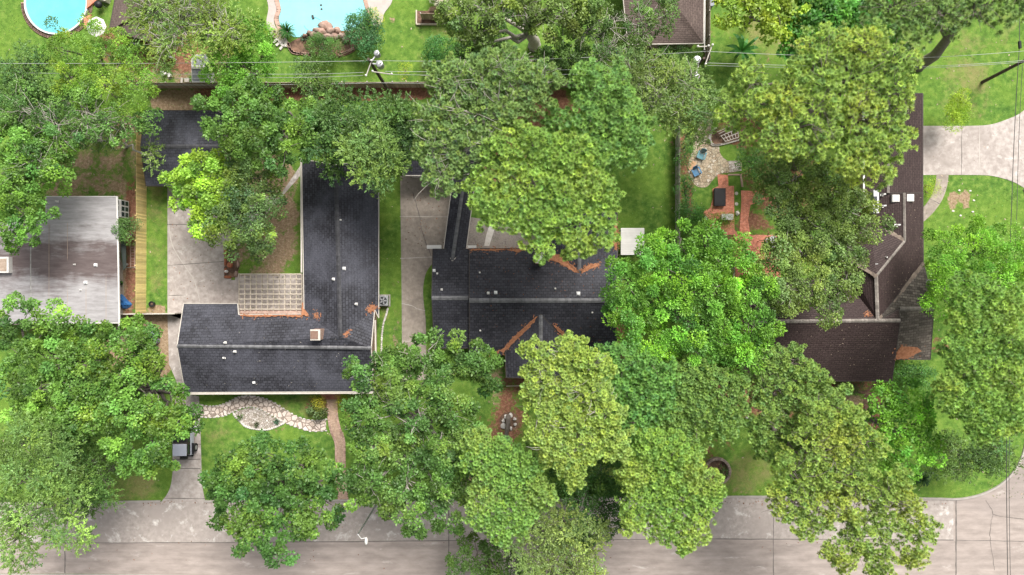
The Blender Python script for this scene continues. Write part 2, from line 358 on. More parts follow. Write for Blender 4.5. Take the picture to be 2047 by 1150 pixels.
M_POLE = pmat('pole_wood', (0.06, 0.045, 0.035), (0.13, 0.10, 0.08), 3, 0.9)
M_WIRE = pmat('cable', (0.42, 0.44, 0.42), (0.50, 0.52, 0.50), 1, 0.5)
M_WIRED = pmat('black_cable', (0.05, 0.05, 0.05), (0.08, 0.08, 0.08), 1, 0.5)
M_ROCK = pmat('boulder', (0.30, 0.19, 0.15), (0.48, 0.33, 0.27), 2.5, 0.9, (0.24, 0.20, 0.17), 1.0, 0.6)
M_WSTONE = pmat('white_stone', (0.62, 0.58, 0.53), (0.78, 0.74, 0.70), 3, 0.85, bump=0.4)
M_POOL = pmat('pool_water', (0.27, 0.66, 0.74), (0.32, 0.71, 0.78), 0.6, 0.12, bump=0.04, bscale=2.5, spec=0.5)
M_POOL1 = pmat('bright_pool_water', (0.14, 0.60, 0.74), (0.19, 0.66, 0.79), 0.6, 0.12, bump=0.05, bscale=2.5, spec=0.5)
M_DECK = pmat('pool_deck', (0.46, 0.41, 0.385), (0.56, 0.51, 0.48), 2, 0.85)
M_COPING = pmat('pink_coping', (0.42, 0.27, 0.21), (0.54, 0.38, 0.31), 3, 0.85)
M_BLUETARP = pmat('blue_tarp', (0.03, 0.14, 0.42), (0.08, 0.27, 0.62), 3, 0.35, bump=0.5)
M_CHAIRB = pmat('blue_paint', (0.10, 0.25, 0.30), (0.16, 0.34, 0.40), 4, 0.7)
M_CHAIRB2 = pmat('faded_blue_paint', (0.07, 0.20, 0.38), (0.12, 0.28, 0.46), 4, 0.7)
M_BIN = pmat('grey_blue_plastic', (0.20, 0.22, 0.28), (0.25, 0.27, 0.33), 2, 0.5)
M_CAR = pmat('silver_car_paint', (0.50, 0.52, 0.62), (0.53, 0.55, 0.65), 1, 0.3, spec=0.5)
M_TYRE = pmat('rubber', (0.018, 0.018, 0.018), (0.03, 0.03, 0.03), 5, 0.8)
M_TERRA = pmat('terracotta', (0.36, 0.12, 0.06), (0.44, 0.17, 0.09), 3, 0.8)
M_TERRA2 = pmat('flue_tile', (0.20, 0.12, 0.09), (0.28, 0.18, 0.14), 4, 0.8)
M_SLAB = pmat('orange_stone', (0.46, 0.27, 0.15), (0.58, 0.37, 0.22), 3, 0.8)
M_SOIL = pmat('bed_soil', (0.07, 0.045, 0.03), (0.16, 0.10, 0.07), 6, 0.95, (0.22, 0.13, 0.09), 1.5, 0.6)

# ------------------------------------------------------------------ ground sheet, with bare patches as its own colours
def build_ground():
    xs = np.concatenate([[-420, -200, -110, -75], np.arange(-58, 58.01, 0.35), [75, 110, 200, 420]])
    ys = np.concatenate([[-420, -200, -100, -55], np.arange(-34, 34.01, 0.35), [55, 100, 200, 420]])
    X, Y = np.meshgrid(xs, ys); nx, ny = len(xs), len(ys)
    Z = np.zeros_like(X)
    me = bpy.data.meshes.new('lawn'); n = nx * ny
    me.vertices.add(n); me.vertices.foreach_set('co', np.stack([X, Y, Z], -1).astype(np.float32).ravel())
    i, j = np.meshgrid(np.arange(nx - 1), np.arange(ny - 1)); a = (j * nx + i).ravel()
    q = np.stack([a, a + 1, a + nx + 1, a + nx], -1).astype(np.int32)
    me.loops.add(q.size); me.loops.foreach_set('vertex_index', q.ravel())
    me.polygons.add(len(q)); me.polygons.foreach_set('loop_start', np.arange(0, q.size, 4, dtype=np.int32))
    me.update()
    PX = X * 20 + 1023.5; PY = 575 - Y * 20
    C = np.zeros((ny, nx, 4), np.float32); C[..., 3] = 1
    def blob(ch, x, y, rx, ry, s=1.0, p=2.0):
        d = (np.abs(PX - x) / rx) ** p + (np.abs(PY - y) / ry) ** p
        C[..., ch] = np.maximum(C[..., ch], s * np.clip(1.35 - d, 0, 1))
    # bare brown earth
    for b in [(190, 350, 75, 65, .55), (120, 380, 90, 30, .5), (250, 330, 40, 110, .5), (360, 200, 65, 28, 1), (545, 430, 60, 130, .85), (500, 520, 60, 40, .6), (565, 370, 40, 60, .66),
              (318, 690, 26, 70, 1, 3), (254, 560, 15, 90, .75, 3), (300, 640, 60, 16, .8, 3), (312, 620, 22, 14, .9), (1905, 402, 13, 20, .85), (1929, 400, 10, 20, .85), (868, 25, 14, 16, .8), (785, 40, 9, 10, .7),
              (1010, 770, 45, 60, .5), (1700, 800, 60, 12, .6), (240, 700, 40, 60, .7), (420, 120, 90, 50, .6), (310, 130, 90, 55, .62), (1100, 70, 14, 10, .7), (793, 670, 12, 40, .5), (960, 980, 60, 40, .5), (1480, 990, 30, 20, .4), (1570, 90, 20, 12, .4)]: blob(0, *b)
    # red-brown leaf and needle litter
    for b in [(640, 186, 260, 14, .95, 4), (262, 470, 13, 130, .75, 4), (262, 590, 12, 60, .6, 3), (1500, 780, 90, 60, .8), (1600, 820, 90, 70, .6), (1030, 790, 40, 80, .6), (1000, 860, 60, 50, .62), (1490, 265, 60, 35, .95), (1590, 860, 70, 50, .55),
              (1240, 670, 30, 60, .9), (1760, 340, 60, 120, .6), (1500, 480, 70, 60, .7), (1560, 350, 100, 100, .5), (1370, 350, 20, 140, .6), (1440, 900, 40, 30, .5), (1745, 825, 22, 50, .8), (1090, 220, 70, 50, .9), (1010, 320, 50, 60, .6), (970, 320, 15, 30, .9),
              (230, 90, 60, 50, .6), (340, 90, 90, 70, .7), (300, 25, 60, 40, .5), (1880, 690, 30, 20, .6), (1290, 120, 60, 14, .9), (1660, 770, 150, 14, .5, 3), (640, 810, 40, 20, .55), (700, 820, 20, 30, .6), (700, 75, 60, 30, .5)]: blob(1, *b)
    # thin yellowed grass
    for b in [(1930, 170, 60, 70, .6), (260, 975, 70, 30, .7), (870, 95, 60, 70, .35), (540, 440, 75, 130, .6), (200, 320, 130, 90, .6), (315, 480, 20, 130, .42, 3), (1490, 950, 60, 50, .6), (1560, 50, 110, 60, .6), (780, 640, 20, 120, .3), (1960, 60, 100, 60, .4),
              (600, 815, 50, 30, .5), (440, 880, 40, 60, .35), (1400, 970, 50, 60, .5), (1790, 90, 60, 40, .5), (950, 960, 50, 60, .6), (1210, 900, 200, 60, .4)]: blob(2, *b)
    at = me.attributes.new('patch', 'FLOAT_COLOR', 'POINT'); at.data.foreach_set('color', C.ravel())
    me.materials.append(M_LAWN); o = bpy.data.objects.new('ground', me); COL.objects.link(o); struct(o)
build_ground()

# ------------------------------------------------------------------ streets, kerbs, drives and paths
def densify(pts, step=0.25, amp=0.0):
    out = []
    for i in range(len(pts)):
        a, b = Vector(pts[i]), Vector(pts[(i + 1) % len(pts)]); n = max(1, int((b - a).length / step))
        for k in range(n):
            p = a.lerp(b, k / n); out.append(p + Vector((random.uniform(-amp, amp), random.uniform(-amp, amp), 0)))
    return out
corner = crom([(1905, 998), (1930, 996), (1962, 988), (1995, 972), (2022, 948), (2040, 918), (2050, 880), (2056, 800), (2058, 600), (2054, 420), (2047, 378)], 6)
fan_lo = crom([(2047, 376), (2030, 366), (2005, 357), (1975, 351), (1930, 350)], 5)
fan_hi = crom([(1930, 252), (1975, 250), (2010, 240), (2040, 226), (2062, 205)], 5)
rd = [(-900, 1009), (0, 1007), (400, 1003), (700, 1001), (1100, 997), (1500, 994)] + [tuple(p) for p in corner]
side = [(2062, 376), (2062, 205), (2064, -900), (2230, -900), (2230, 1150), (2500, 1150), (2500, 1400), (-900, 1400)]
mb = MB(); lower = [(3400, 1076), (3400, 1152), (2230, 1150), (1500, 1156), (900, 1158), (500, 1152), (130, 1146), (-900, 1150)]
mb.sheet(px([(x, y) for x, y in rd] + [(2062, 376), (2062, 205), (2064, -900), (2230, -900), (2230, 990), (3400, 990)] + lower, 0.008))
road = struct(mb.build('road', M_ROAD))
mb = MB(); mb.sheet(px([(-900, 1086), (0, 1086), (470, 1084), (900, 1080), (1400, 1077), (1906, 1079), (1906, 1000), (1500, 996), (700, 1003), (400, 1005), (-900, 1011)], 0.012))
struct(mb.build('road_lane', M_ROADL))
def strip(name, pts, width, z, mat, parent=None, h=0.004, jit=0.0):
    b = MB(); pts = [Vector(p) for p in pts]; L = []; Rr = []
    for i, p in enumerate(pts):
        d = (pts[min(i + 1, len(pts) - 1)] - pts[max(i - 1, 0)]); d.z = 0; d.normalize(); n_ = Vector((-d.y, d.x, 0))
        ww = width * (1 + random.uniform(-jit, jit))
        L.append(p + n_ * ww / 2); Rr.append(p - n_ * ww / 2)
    n_ = len(pts)
    vs = [(p.x, p.y, z + h) for p in L] + [(p.x, p.y, z + h) for p in Rr] + [(p.x, p.y, z - 0.002) for p in L] + [(p.x, p.y, z - 0.002) for p in Rr]
    fs = []
    for i in range(n_ - 1):
        fs += [(n_ + i, n_ + i + 1, i + 1, i), (i, i + 1, 2 * n_ + i + 1, 2 * n_ + i), (3 * n_ + i, 3 * n_ + i + 1, n_ + i + 1, n_ + i)]
    b.add(vs, fs); return b.build(name, mat, parent)
def wob(a, b, n=14, amp=1.2):
    return [P(a[0] + (b[0] - a[0]) * i / n + random.uniform(-amp, amp) * .5, a[1] + (b[1] - a[1]) * i / n + random.uniform(-amp, amp) * .5) for i in range(n + 1)]
for a, b, wd in [((-200, 1087), (470, 1084.5), .07), ((470, 1084.5), (1400, 1077.5), .07), ((1400, 1077.5), (1906, 1079.5), .07), ((130, 1005), (130, 1146), .09), ((897, 999), (897, 1158), .08), ((1190, 997), (1190, 1157), .08),
              ((1546, 994), (1546, 1156), .08), ((1911, 1000), (1911, 1152), .12), ((1911, 1080), (2230, 1085), .05)]:
    struct(strip('expansion_joint', wob(a, b, 20, 0.8), wd, 0.016, M_JOINT, jit=0.4))
for pts in [[(1970, 1000), (1980, 1015), (1984, 1028), (1981, 1045), (1979, 1070), (1982, 1100), (1988, 1140)], [(1984, 1028), (2005, 1033), (2047, 1038)]]:
    struct(strip('road_crack', [P(a + random.uniform(-1, 1), b) for a, b in [tuple(p) for p in crom(pts, 5)]], .045, 0.016, M_JOINT, jit=0.5))
def kerb(pts):
    pts = [Vector((p[0], p[1], 0)) for p in pts]; b = MB(); n_ = len(pts); rows = []
    for i, p in enumerate(pts):
        d = (pts[min(i + 1, n_ - 1)] - pts[max(i - 1, 0)]).normalized(); q = Vector((-d.y, d.x, 0))
        rows.append([p - q * .13 + Vector((0, 0, .0)), p - q * .09 + Vector((0, 0, .12)), p + q * .09 + Vector((0, 0, .13)), p + q * .11 + Vector((0, 0, -.02))])
    b.add([v for r_ in rows for v in r_], [(i * 4 + k, (i + 1) * 4 + k, (i + 1) * 4 + k + 1, i * 4 + k + 1) for i in range(n_ - 1) for k in range(3)])
    struct(b.build('kerb', M_CURB))
kerb(px(crom([(-900, 1008), (0, 1006), (180, 1004), (322, 1002)], 8)))
kerb(px(crom([(408, 1002), (700, 1000), (1000, 997), (1500, 993), (1880, 997)], 8) + [tuple(p) for p in corner]))
kerb(px([tuple(p) for p in crom([(2062, 203), (2064, 100), (2064, -900)], 6)]))
kerb(px([(2500, 1152), (1500, 1158), (900, 1160), (500, 1154), (130, 1149), (-900, 1152)]))

def slab(name, pts, mat, z=0.03):
    return struct(MB().prism(px(pts), -0.12, z).build(name, mat))
# front drive of the left house
slab('driveway', [tuple(p) for p in crom([(320, 1006), (333, 990), (341, 972), (345, 945), (345, 900)], 5)] + [(345, 862), (350, 800), (352, 760), (338, 728), (335, 628), (368, 628), (366, 700), (372, 788), (398, 792), (401, 860), (403, 940), (405, 975), (411, 1006)], M_DRIVE)
# rear slab of the left house
slab('rear_driveway', [(335, 628), (335, 365), (470, 372), (555, 398), (600, 332), (600, 352), (470, 500), (462, 560), (470, 560), (470, 548), (610, 548), (610, 640), (368, 640)], M_DRIVE)
slab('side_driveway', [(800, 352), (908, 352), (889, 497), (868, 498)] + [tuple(p) for p in crom([(866, 525), (852, 545), (846, 575), (847, 605), (851, 640), (852, 700), (854, 760)], 5)] + [(804, 760), (803, 600)], M_DRIVE2)
slab('corner_driveway', [(1830, 252)] + [tuple(p) for p in fan_hi] + [(2062, 376)] + [tuple(p) for p in fan_lo] + [(1830, 350)], M_DRIVE)
slab('garden_path', [tuple(p) for p in crom([(1872, 349), (1868, 375), (1858, 398), (1846, 414), (1836, 425)], 5)] + [tuple(p) for p in crom([(1836, 450), (1850, 440), (1868, 422), (1884, 398), (1893, 372), (1896, 349)], 5)], M_DRIVE2, 0.035)
slab('rear_patio', [(925, 500), (936, 434), (1000, 443), (1030, 462), (1070, 470), (1085, 502)], M_PEBBLE, 0.04)
struct(MB().prism(px([(978, 452), (990, 455), (984, 473), (978, 492), (968, 492), (972, 470)]), 0.02, 0.06).build('white_paving', M_WSTONE))
# joints and cracks on the drives
for pts, mt in [([(335, 449), (400, 449)], M_JOINT), ([(335, 531), (447, 523)], M_JOINT), ([(338, 591), (372, 590)], M_JOINT), ([(345, 919), (402, 918)], M_JOINT), ([(345, 888), (402, 888)], M_JOINT), ([(345, 936), (402, 937)], M_JOINT), ([(352, 760), (372, 760)], M_JOINT),
                ([(800, 433), (897, 434)], M_CRACK), ([(801, 517), (864, 514)], M_CRACK), ([(803, 607), (822, 611), (836, 618), (850, 621)], M_CRACK), ([(804, 682), (852, 683)], M_CRACK),
                ([(825, 385), (838, 430), (846, 470), (862, 512)], M_JOINT), ([(1922, 252), (1922, 350)], M_JOINT), ([(1958, 251), (1958, 350)], M_CRACK), ([(327, 996), (411, 997)], M_JOINT), ([(1859, 398), (1878, 408)], M_JOINT)]:
    struct(strip('slab_joint', [P(a + random.uniform(-.8, .8), b) for a, b in [tuple(p) for p in crom(pts, 6)]], .06, 0.034, mt, jit=0.5))
struct(strip('slab_edge', px([tuple(p) for p in crom([(337, 440), (342, 480), (352, 505), (375, 540), (388, 560), (397, 590), (400, 603)], 6)]), .07, 0.034, M_CRACK, jit=.3))
# flagstone front path with pale border stones
top_e = crom([(399, 809), (420, 812), (440, 810), (460, 802), (478, 793), (500, 791), (525, 795), (550, 806), (575, 822), (600, 835), (625, 840), (652, 838)], 6)
bot_e = crom([(399, 833), (420, 835), (445, 832), (465, 824), (487, 815), (508, 814), (530, 823), (550, 834), (568, 844), (590, 853), (620, 862), (652, 861)], 6)
slab('flagstone_path', [tuple(p) for p in top_e] + [tuple(p) for p in bot_e[::-1]], M_FLAG, 0.05)
bd = MB(); rr = random.Random(3)
for e in (top_e, bot_e):
    for p in e[::2]:
        q = P(*p); bd.rock((q.x, q.y, .05), (.30, .17, .10), rr.random(), 1.0 * rr.uniform(.75, 1.0))
struct(bd.build('path_border', M_WSTONE, smooth=True))
bed = crom([(468, 827), (480, 842), (492, 853), (512, 858), (535, 859), (555, 852), (568, 844), (550, 836), (530, 824), (508, 816), (487, 818)], 5, True)
slab('gravel_bed', [tuple(p) for p in bed], M_GRAVEL, 0.035)
eb = MB()
for p in bed[:34]:
    q = P(*p); eb.rock((q.x, q.y, .04), (.28, .22, .12), rr.random(), rr.uniform(.85, 1.05))
struct(eb.build('bed_edging', M_WSTONE, smooth=True))
wl = crom([(655, 798), (657, 835), (662, 862), (671, 885), (672, 915), (673, 950), (678, 1000)], 6); wr = crom([(673, 798), (674, 830), (680, 858), (688, 880), (689, 915), (690, 950), (695, 1000)], 6)
slab('brick_walk', [tuple(p) for p in wl] + [tuple(p) for p in wr[::-1]], M_BRICKW, 0.05)
eg = MB()
for e in (wl, wr):
    for i in range(len(e) - 1):
        for t in (0.0, 0.5):
            q = P(e[i][0] * (1 - t) + e[i + 1][0] * t, e[i][1] * (1 - t) + e[i + 1][1] * t); eg.box((q.x, q.y, .04), (.2, .12, .1), rr.uniform(-.3, .3), rr.uniform(.8, 1.3))
struct(eg.build('walk_edging', M_COPING))
slab('front_stoop', [(640, 784), (681, 784), (681, 798), (646, 798)], M_STOOP, 0.16)
# rear terrace of the right-hand garden
slab('flagstone_terrace', [tuple(p) for p in crom([(1385, 300), (1375, 328), (1378, 352), (1392, 372), (1412, 374), (1425, 360), (1440, 348), (1470, 344), (1482, 335), (1478, 322), (1455, 322), (1440, 308), (1436, 290), (1420, 270), (1425, 235), (1412, 215), (1395, 235), (1388, 265)], 5, True)], M_FLAG2, 0.04)
slab('white_flagstones', [(1456, 322), (1480, 322), (1482, 342), (1458, 344)], M_GRAVEL, 0.05)
slab('brick_patio', [(1434, 349), (1455, 350), (1456, 372), (1467, 372), (1468, 460), (1480, 470), (1430, 470), (1418, 455), (1405, 424), (1420, 415), (1425, 395), (1424, 378), (1436, 372)], M_BRICKP, 0.045)
slab('brick_path', [(1481, 381), (1526, 383), (1530, 400), (1500, 410), (1495, 440), (1500, 470), (1478, 465), (1482, 400)], M_BRICKP, 0.045)
struct(MB().prism(px([(1455, 348), (1482, 348), (1486, 374), (1482, 374), (1479, 351), (1455, 351)]), 0, .06).build('brick_edging', M_COPING))
slab('shaded_brick_patio', [(1470, 470), (1560, 470), (1560, 560), (1470, 560)], M_BRICKP, 0.03)
slab('front_brick_patio', [(1488, 766), (1515, 766), (1518, 795), (1485, 795)], M_STOOP, 0.05)
struct(strip('earth_path', px([tuple(p) for p in crom([(1672, 785), (1700, 782), (1728, 784), (1742, 775), (1756, 762)], 6)]), .35, 0.01, M_SOIL, jit=.3))
slab('planting_bed', [tuple(p) for p in crom([(1728, 790), (1748, 785), (1752, 805), (1748, 830), (1732, 836), (1727, 815)], 5, True)], M_SOIL, 0.03)
slab('side_walk', [(238, 490), (246, 540), (248, 600), (240, 680), (233, 680)], M_DRIVE2, 0.02)

# ------------------------------------------------------------------ houses
ROOFS = []
def inpoly(x, y, poly):
    c = False; n = len(poly)
    for i in range(n):
        x1, y1 = poly[i][:2]; x2, y2 = poly[(i + 1) % n][:2]
        if (y1 > y) != (y2 > y) and x < (x2 - x1) * (y - y1) / (y2 - y1) + x1: c = not c
    return c
def onroof(x, y):
    """world point and normal of the roof that stands under this spot"""
    best = None
    a, b = (x - 1023.5) / 20, (575 - y) / 20
    for poly, n, d in ROOFS:
        if inpoly(x, y, poly):
            t = (d - CH * n.z) / (n.x * a + n.y * b - CH * n.z)
            if best is None or CH * (1 - t) > best[0].z: best = (Vector((a * t, b * t, CH * (1 - t))), n)
    return best or (P(x, y, 3), Vector((0, 0, 1)))
def roof(root, planes, mat, trim, drop=0.2, name='roof'):
    mb = MB(); edges = {}
    fi = 0
    for pl in planes:
        w_ = [P(*p) for p in pl]; n = Vector((0, 0, 0))
        for i in range(len(w_)):
            a, b = w_[i], w_[(i + 1) % len(w_)]
            n += Vector(((a.y - b.y) * (a.z + b.z), (a.z - b.z) * (a.x + b.x), (a.x - b.x) * (a.y + b.y)))
        n.normalize()
        if n.z < 0: n = -n; w_ = w_[::-1]; pl = pl[::-1]
        u = Vector((0, 0, 1)).cross(n); u = u.normalized() if u.length > 1e-3 else Vector((1, 0, 0)); v = n.cross(u)
        base = len(mb.v); mb.add(w_, [tuple(range(len(w_)))])
        mb.uv[fi] = {base + i: (p.dot(u), p.dot(v)) for i, p in enumerate(w_)}; fi += 1
        c = sum(w_, Vector()) / len(w_); ROOFS.append(([p[:2] for p in pl], n, n.dot(c)))
        for i in range(len(pl)):
            a, b = pl[i], pl[(i + 1) % len(pl)]; k = tuple(sorted([a, b]))
            edges.setdefault(k, []).append((w_[i], w_[(i + 1) % len(w_)]))
    ro = mb.build(name, mat, root)
    fb = MB()
    for k, l in edges.items():
        if len(l) == 1:
            a, b = l[0]; o = (b - a).cross(Vector((0, 0, 1))); o.z = 0
            o = o.normalized() * .035
            up = Vector((0, 0, .012)); dn = Vector((0, 0, -drop))
            fb.add([a - o + up, b - o + up, b + o + up, a + o + up, a - o + dn, b - o + dn, b + o + dn, a + o + dn],
                   [(0, 3, 2, 1), (4, 5, 6, 7), (0, 1, 5, 4), (1, 2, 6, 5), (2, 3, 7, 6), (3, 0, 4, 7)])
    fb.build('fascia', trim, ro)
    return ro
def cap(ro, pts, mat, wd=0.32):
    b = MB(); pts = [P(*p) for p in pts]
    for a, c in zip(pts[:-1], pts[1:]):
        l = (c - a).length; n = max(1, int(l / 0.3)); d = (c - a).normalized(); s = Vector((-d.y, d.x, 0)).normalized() * wd / 2
        for i in range(n):
            p, q = a.lerp(c, i / n), a.lerp(c, (i + 1.05) / n); zz = Vector((0, 0, .05)); z2 = Vector((0, 0, .02)); e = Vector((0, 0, .02))
            dn = Vector((0, 0, -.05))
            b.add([p - s + dn + z2, p + zz + z2, p + s + dn + z2, q - s + dn, q + zz, q + s + dn], [(0, 3, 4, 1), (1, 4, 5, 2)], random.uniform(.8, 1.2))
    b.build('ridge_cap', mat, ro)
def walls(root, foot, z, mat, h=2.66):
    mb = MB(); mb.prism(px(foot, z), 0, h); return mb.build('wall', mat, root)
def gable(root, e1, r_, e2, mat, inset=(0, 0)):
    a, b, c = P(*e1), P(*r_), P(*e2); off = Vector((inset[0], inset[1], 0)); t = Vector((inset[0], inset[1], 0)).normalized() * .12
    a, b, c = a + off, b + off, c + off; b.z -= .16; a.z -= .2; c.z -= .2
    mb = MB(); mb.add([a, b, c, a + t, b + t, c + t], [(0, 1, 2), (5, 4, 3), (0, 3, 4, 1), (1, 4, 5, 2), (2, 5, 3, 0)]); mb.build('gable_wall', mat, root)
def window(root, x, y, z, wd, h, rz):
    """x, y: point on the wall face"""
    f = MB(); c, s = math.cos(rz), math.sin(rz)
    def bx(u, k, du, dk, t): f.box((x + u * c, y + u * s, z + k), (du, t, dk), rz)
    bx(0, h / 2, wd + .12, .07, .12); bx(0, -h / 2, wd + .12, .07, .16); bx(-wd / 2, 0, .07, h - .07, .12); bx(wd / 2, 0, .07, h - .07, .12); bx(0, 0, .04, h - .07, .1)
    fo = f.build('window', M_WHITE, root)
    MB().box((x, y, z), (wd - .07, .05, h - .07), rz).build('pane', M_GLASS, fo)
def door(root, x, y, rz, mat=None):
    d = MB().box((x, y, 1.03), (.95, .1, 2.05), rz).build('door', mat or M_TERRA, root)
    MB().box((x + .35 * math.cos(rz), y + .35 * math.sin(rz), 1.0), (.05, .2, .05), rz).build('handle', M_METAL, d)
def vent(root, x, y, kind='pipe', s=1.0):
    p, n = onroof(x, y); mb = MB(); s *= .82
    if kind == 'pipe':
        mb.box((p.x, p.y, p.z + .02), (.3 * s, .3 * s, .08)); mb.cyl((p.x, p.y, p.z), .07 * s, .38 * s, 10); mb.lathe((p.x, p.y, p.z + .38 * s), [(.11 * s, 0), (.11 * s, .05), (.02, .09)], 10)
    elif kind == 'turtle':
        mb.box((p.x, p.y, p.z + .04), (.42 * s, .42 * s, .10)); mb.box((p.x, p.y, p.z + .16), (.34 * s, .30 * s, .16), 0, 1, .75)
    elif kind == 'cowl':
        mb.cyl((p.x, p.y, p.z), .09 * s, .5 * s, 10); mb.tube([(p.x - .02, p.y, p.z + .5 * s), (p.x + .22 * s, p.y + .02, p.z + .52 * s)], .09 * s, 10); mb.box((p.x, p.y, p.z + .03), (.36 * s, .3 * s, .07))
    mb.build('roof_vent', M_WHITE if kind != 'turtle' else M_LIGHTMETAL, root)
def litter(pts, label, h=0.05):
    """a drift of fallen needles lying on a roof slope"""
    w_ = []
    m = len(pts)
    for i in range(m):
        a, b = pts[i], pts[(i + 1) % m]; L = math.hypot(b[0] - a[0], b[1] - a[1]); k = max(1, int(L / 4))
        for j in range(k):
            t = j / k; w_.append((a[0] + (b[0] - a[0]) * t + random.uniform(-1.3, 1.3), a[1] + (b[1] - a[1]) * t + random.uniform(-1.3, 1.3)))
    cx, cy = sum(p[0] for p in w_) / len(w_), sum(p[1] for p in w_) / len(w_)
    lo = []; hi = []
    for x, y in w_:
        q, n = onroof(x, y); lo.append(q + n * .008)
        q, n = onroof(x + (cx - x) * .06, y + (cy - y) * .06); hi.append(q + n * h)
    k = len(lo); mb = MB(); mb.add(lo + hi, [(i, (i + 1) % k, k + (i + 1) % k, k + i) for i in range(k)] + [tuple(range(k, 2 * k))])
    nd = random.Random(int(cx * 7 + cy))
    for i in range(40):        # loose sprigs scattered round the drift
        x, y = w_[nd.randrange(k)]; q, n = onroof(x + nd.gauss(0, 3), y + nd.gauss(0, 3)); a = nd.uniform(0, 3.14)
        mb.box(tuple(q + n * .015), (nd.uniform(.1, .3), nd.uniform(.03, .09), .01), a)
    o = mb.build('pine_needle_drift', M_NEEDLE); tag(o, label, 'needle litter', 'fallen needles lying on the roofs'); return o

E = 2.8
# --- left house: L shape under charcoal shingles
h1 = thing('brick_house', 'L shaped house with charcoal shingle roof and a pergola in its inner corner', 'house', P(560, 700, 0))
zr = 4.38; zw = 4.42
A = (367, 607, E); B = (354, 692, zr); C_ = (370, 785, E); D = (748, 783, E); F = (742, 697, zr); G = (748, 640, 3.55); K = (690, 672, zw - .02); Lp = (680, 674, zw); N_ = (605, 607, E)
V1 = (608, 628, 3.12); V2 = (749, 618, 2.95)
main = roof(h1, [[C_, D, F, Lp, B], [A, B, Lp, V1, (477, 629, 3.18), (475, 607, E)], [Lp, F, V2],
                 [(603, 318, E), V1, Lp, (671, 330, zw)], [(671, 330, zw), Lp, V2, (757, 636, E), (757, 318, E)]], M_BLUEROOF, M_GUTTER)
wing = main
cap(main, [(354, 692, zr + .02), (680, 695, zr + .02), (742, 696, zr + .02)], M_CAP); cap(wing, [(671, 331, zw + .02), (680, 672, zw + .02)], M_CAPD, .4)
walls(h1, [(385, 622), (620, 622), (620, 335), (742, 335), (742, 700), (738, 770), (385, 770)], E, M_BRICKWALL)
gable(h1, A, B, C_, M_SIDING, (.5, 0)); gable(h1, (749, 640, E), F, D, M_SIDING, (-.5, 0)); gable(h1, (603, 318, E), (671, 330, zw), (757, 318, E), M_SIDING, (0, -.5))
c = P(637, 668, 4.4); ch = MB().box((c.x, c.y, 4.6), (.85, .95, 1.7)).build('chimney', M_BRICKWALL, main)
MB().box((c.x, c.y, 5.49), (.92, 1.0, .1)).build('chimney_cap', M_GUTTER, ch); MB().box((c.x - .08, c.y, 5.58), (.68, .72, .1)).build('flue', M_TERRA2, ch)
for x, y, k, s in [(688, 537, 'turtle', .9), (667, 558, 'pipe', 1), (712, 608, 'cowl', 1), (470, 703, 'cowl', .9), (451, 685, 'pipe', .9), (449, 715, 'pipe', 1), (508, 765, 'turtle', .7), (681, 440, 'pipe', .6)]: vent(main, x, y, k, s)
g = MB(); a, b = P(750, 640, 2.7), P(752, 738, 2.7); g.beam(a, b, .14, .12); g.build('gutter', M_GUTTER, h1)
a, b = P(602, 318, 2.72), P(603, 545, 2.72); MB().beam(a, b, .14, .12).build('gutter', M_GUTTER, h1)
a, b = P(370, 787.5, 2.72), P(748, 785.5, 2.72); MB().beam(a, b, .14, .12).build('gutter', M_GUTTER, h1)
for wx in (430, 480, 560, 610, 715): p = P(wx, 770, E); window(h1, p.x, p.y - .02, 1.45, 1.4, 1.2, 0)
p = P(660, 770, E); door(h1, p.x, p.y - .03, 0)
for wy in (380, 450, 530): p = P(742, wy, E); window(h1, p.x + .02, p.y, 1.5, 1.3, 1.1, R(90))
# --- detached garage behind it
h1g = thing('detached_garage', 'detached garage with blue black shingle roof in the back yard beside the new yellow fence', 'garage', P(370, 300, 0))
gr = roof(h1g, [[(289, 221, 2.6), (447, 221, 2.6), (444, 293, 3.7), (281, 293, 3.7)], [(281, 293, 3.7), (444, 293, 3.7), (447, 372, 2.6), (292, 372, 2.6)]], M_BLUEROOF, M_DARKTRIM)
cap(gr, [(281, 293, 3.72), (444, 293, 3.72)], M_CAPD, .4)
walls(h1g, [(298, 230), (440, 230), (440, 362), (300, 362)], 2.6, M_SIDING, 2.45)
gable(h1g, (289, 221, 2.6), (281, 293, 3.7), (292, 372, 2.6), M_SIDING, (.35, 0)); gable(h1g, (447, 221, 2.6), (444, 293, 3.7), (447, 372, 2.6), M_SIDING, (-.35, 0))
p = P(385, 362, 2.6); MB().box((p.x, p.y - .03, 1.1), (4.6, .1, 2.1)).build('garage_door', M_WHITE, h1g)
# --- middle house
h2 = thing('ranch_house', 'middle house with near black roof, two cross gables and orange needle drifts', 'house', P(1050, 610, 0))
za = 4.75; zb = 4.35; zg = 4.2
m2 = roof(h2, [[(938, 497, E), (1235, 497, E), (1228, 601, za), (938, 601, za)],
               [(938, 601, za), (1228, 601, za), (1235, 705, E), (1150, 707, E), (1081, 628, zg), (1004, 710, E), (938, 708, E)]], M_H2ROOF, M_DARKTRIM)
gf = roof(h2, [[(1010, 705, 2.82), (1012, 755, 2.75), (1081, 757, zg), (1081, 628, zg)], [(1081, 628, zg), (1081, 757, zg), (1156, 755, 2.75), (1152, 707, 2.82)]], M_H2ROOF, M_DARKTRIM)
gb = roof(h2, [[(1100, 425, 2.85), (1098, 496, 2.9), (1158, 545, 3.75), (1160, 425, 4.15)], [(1160, 425, 4.15), (1158, 545, 3.75), (1226, 510, 3.0), (1234, 500, 2.85), (1234, 425, 2.85)]], M_H2ROOF, M_DARKTRIM)
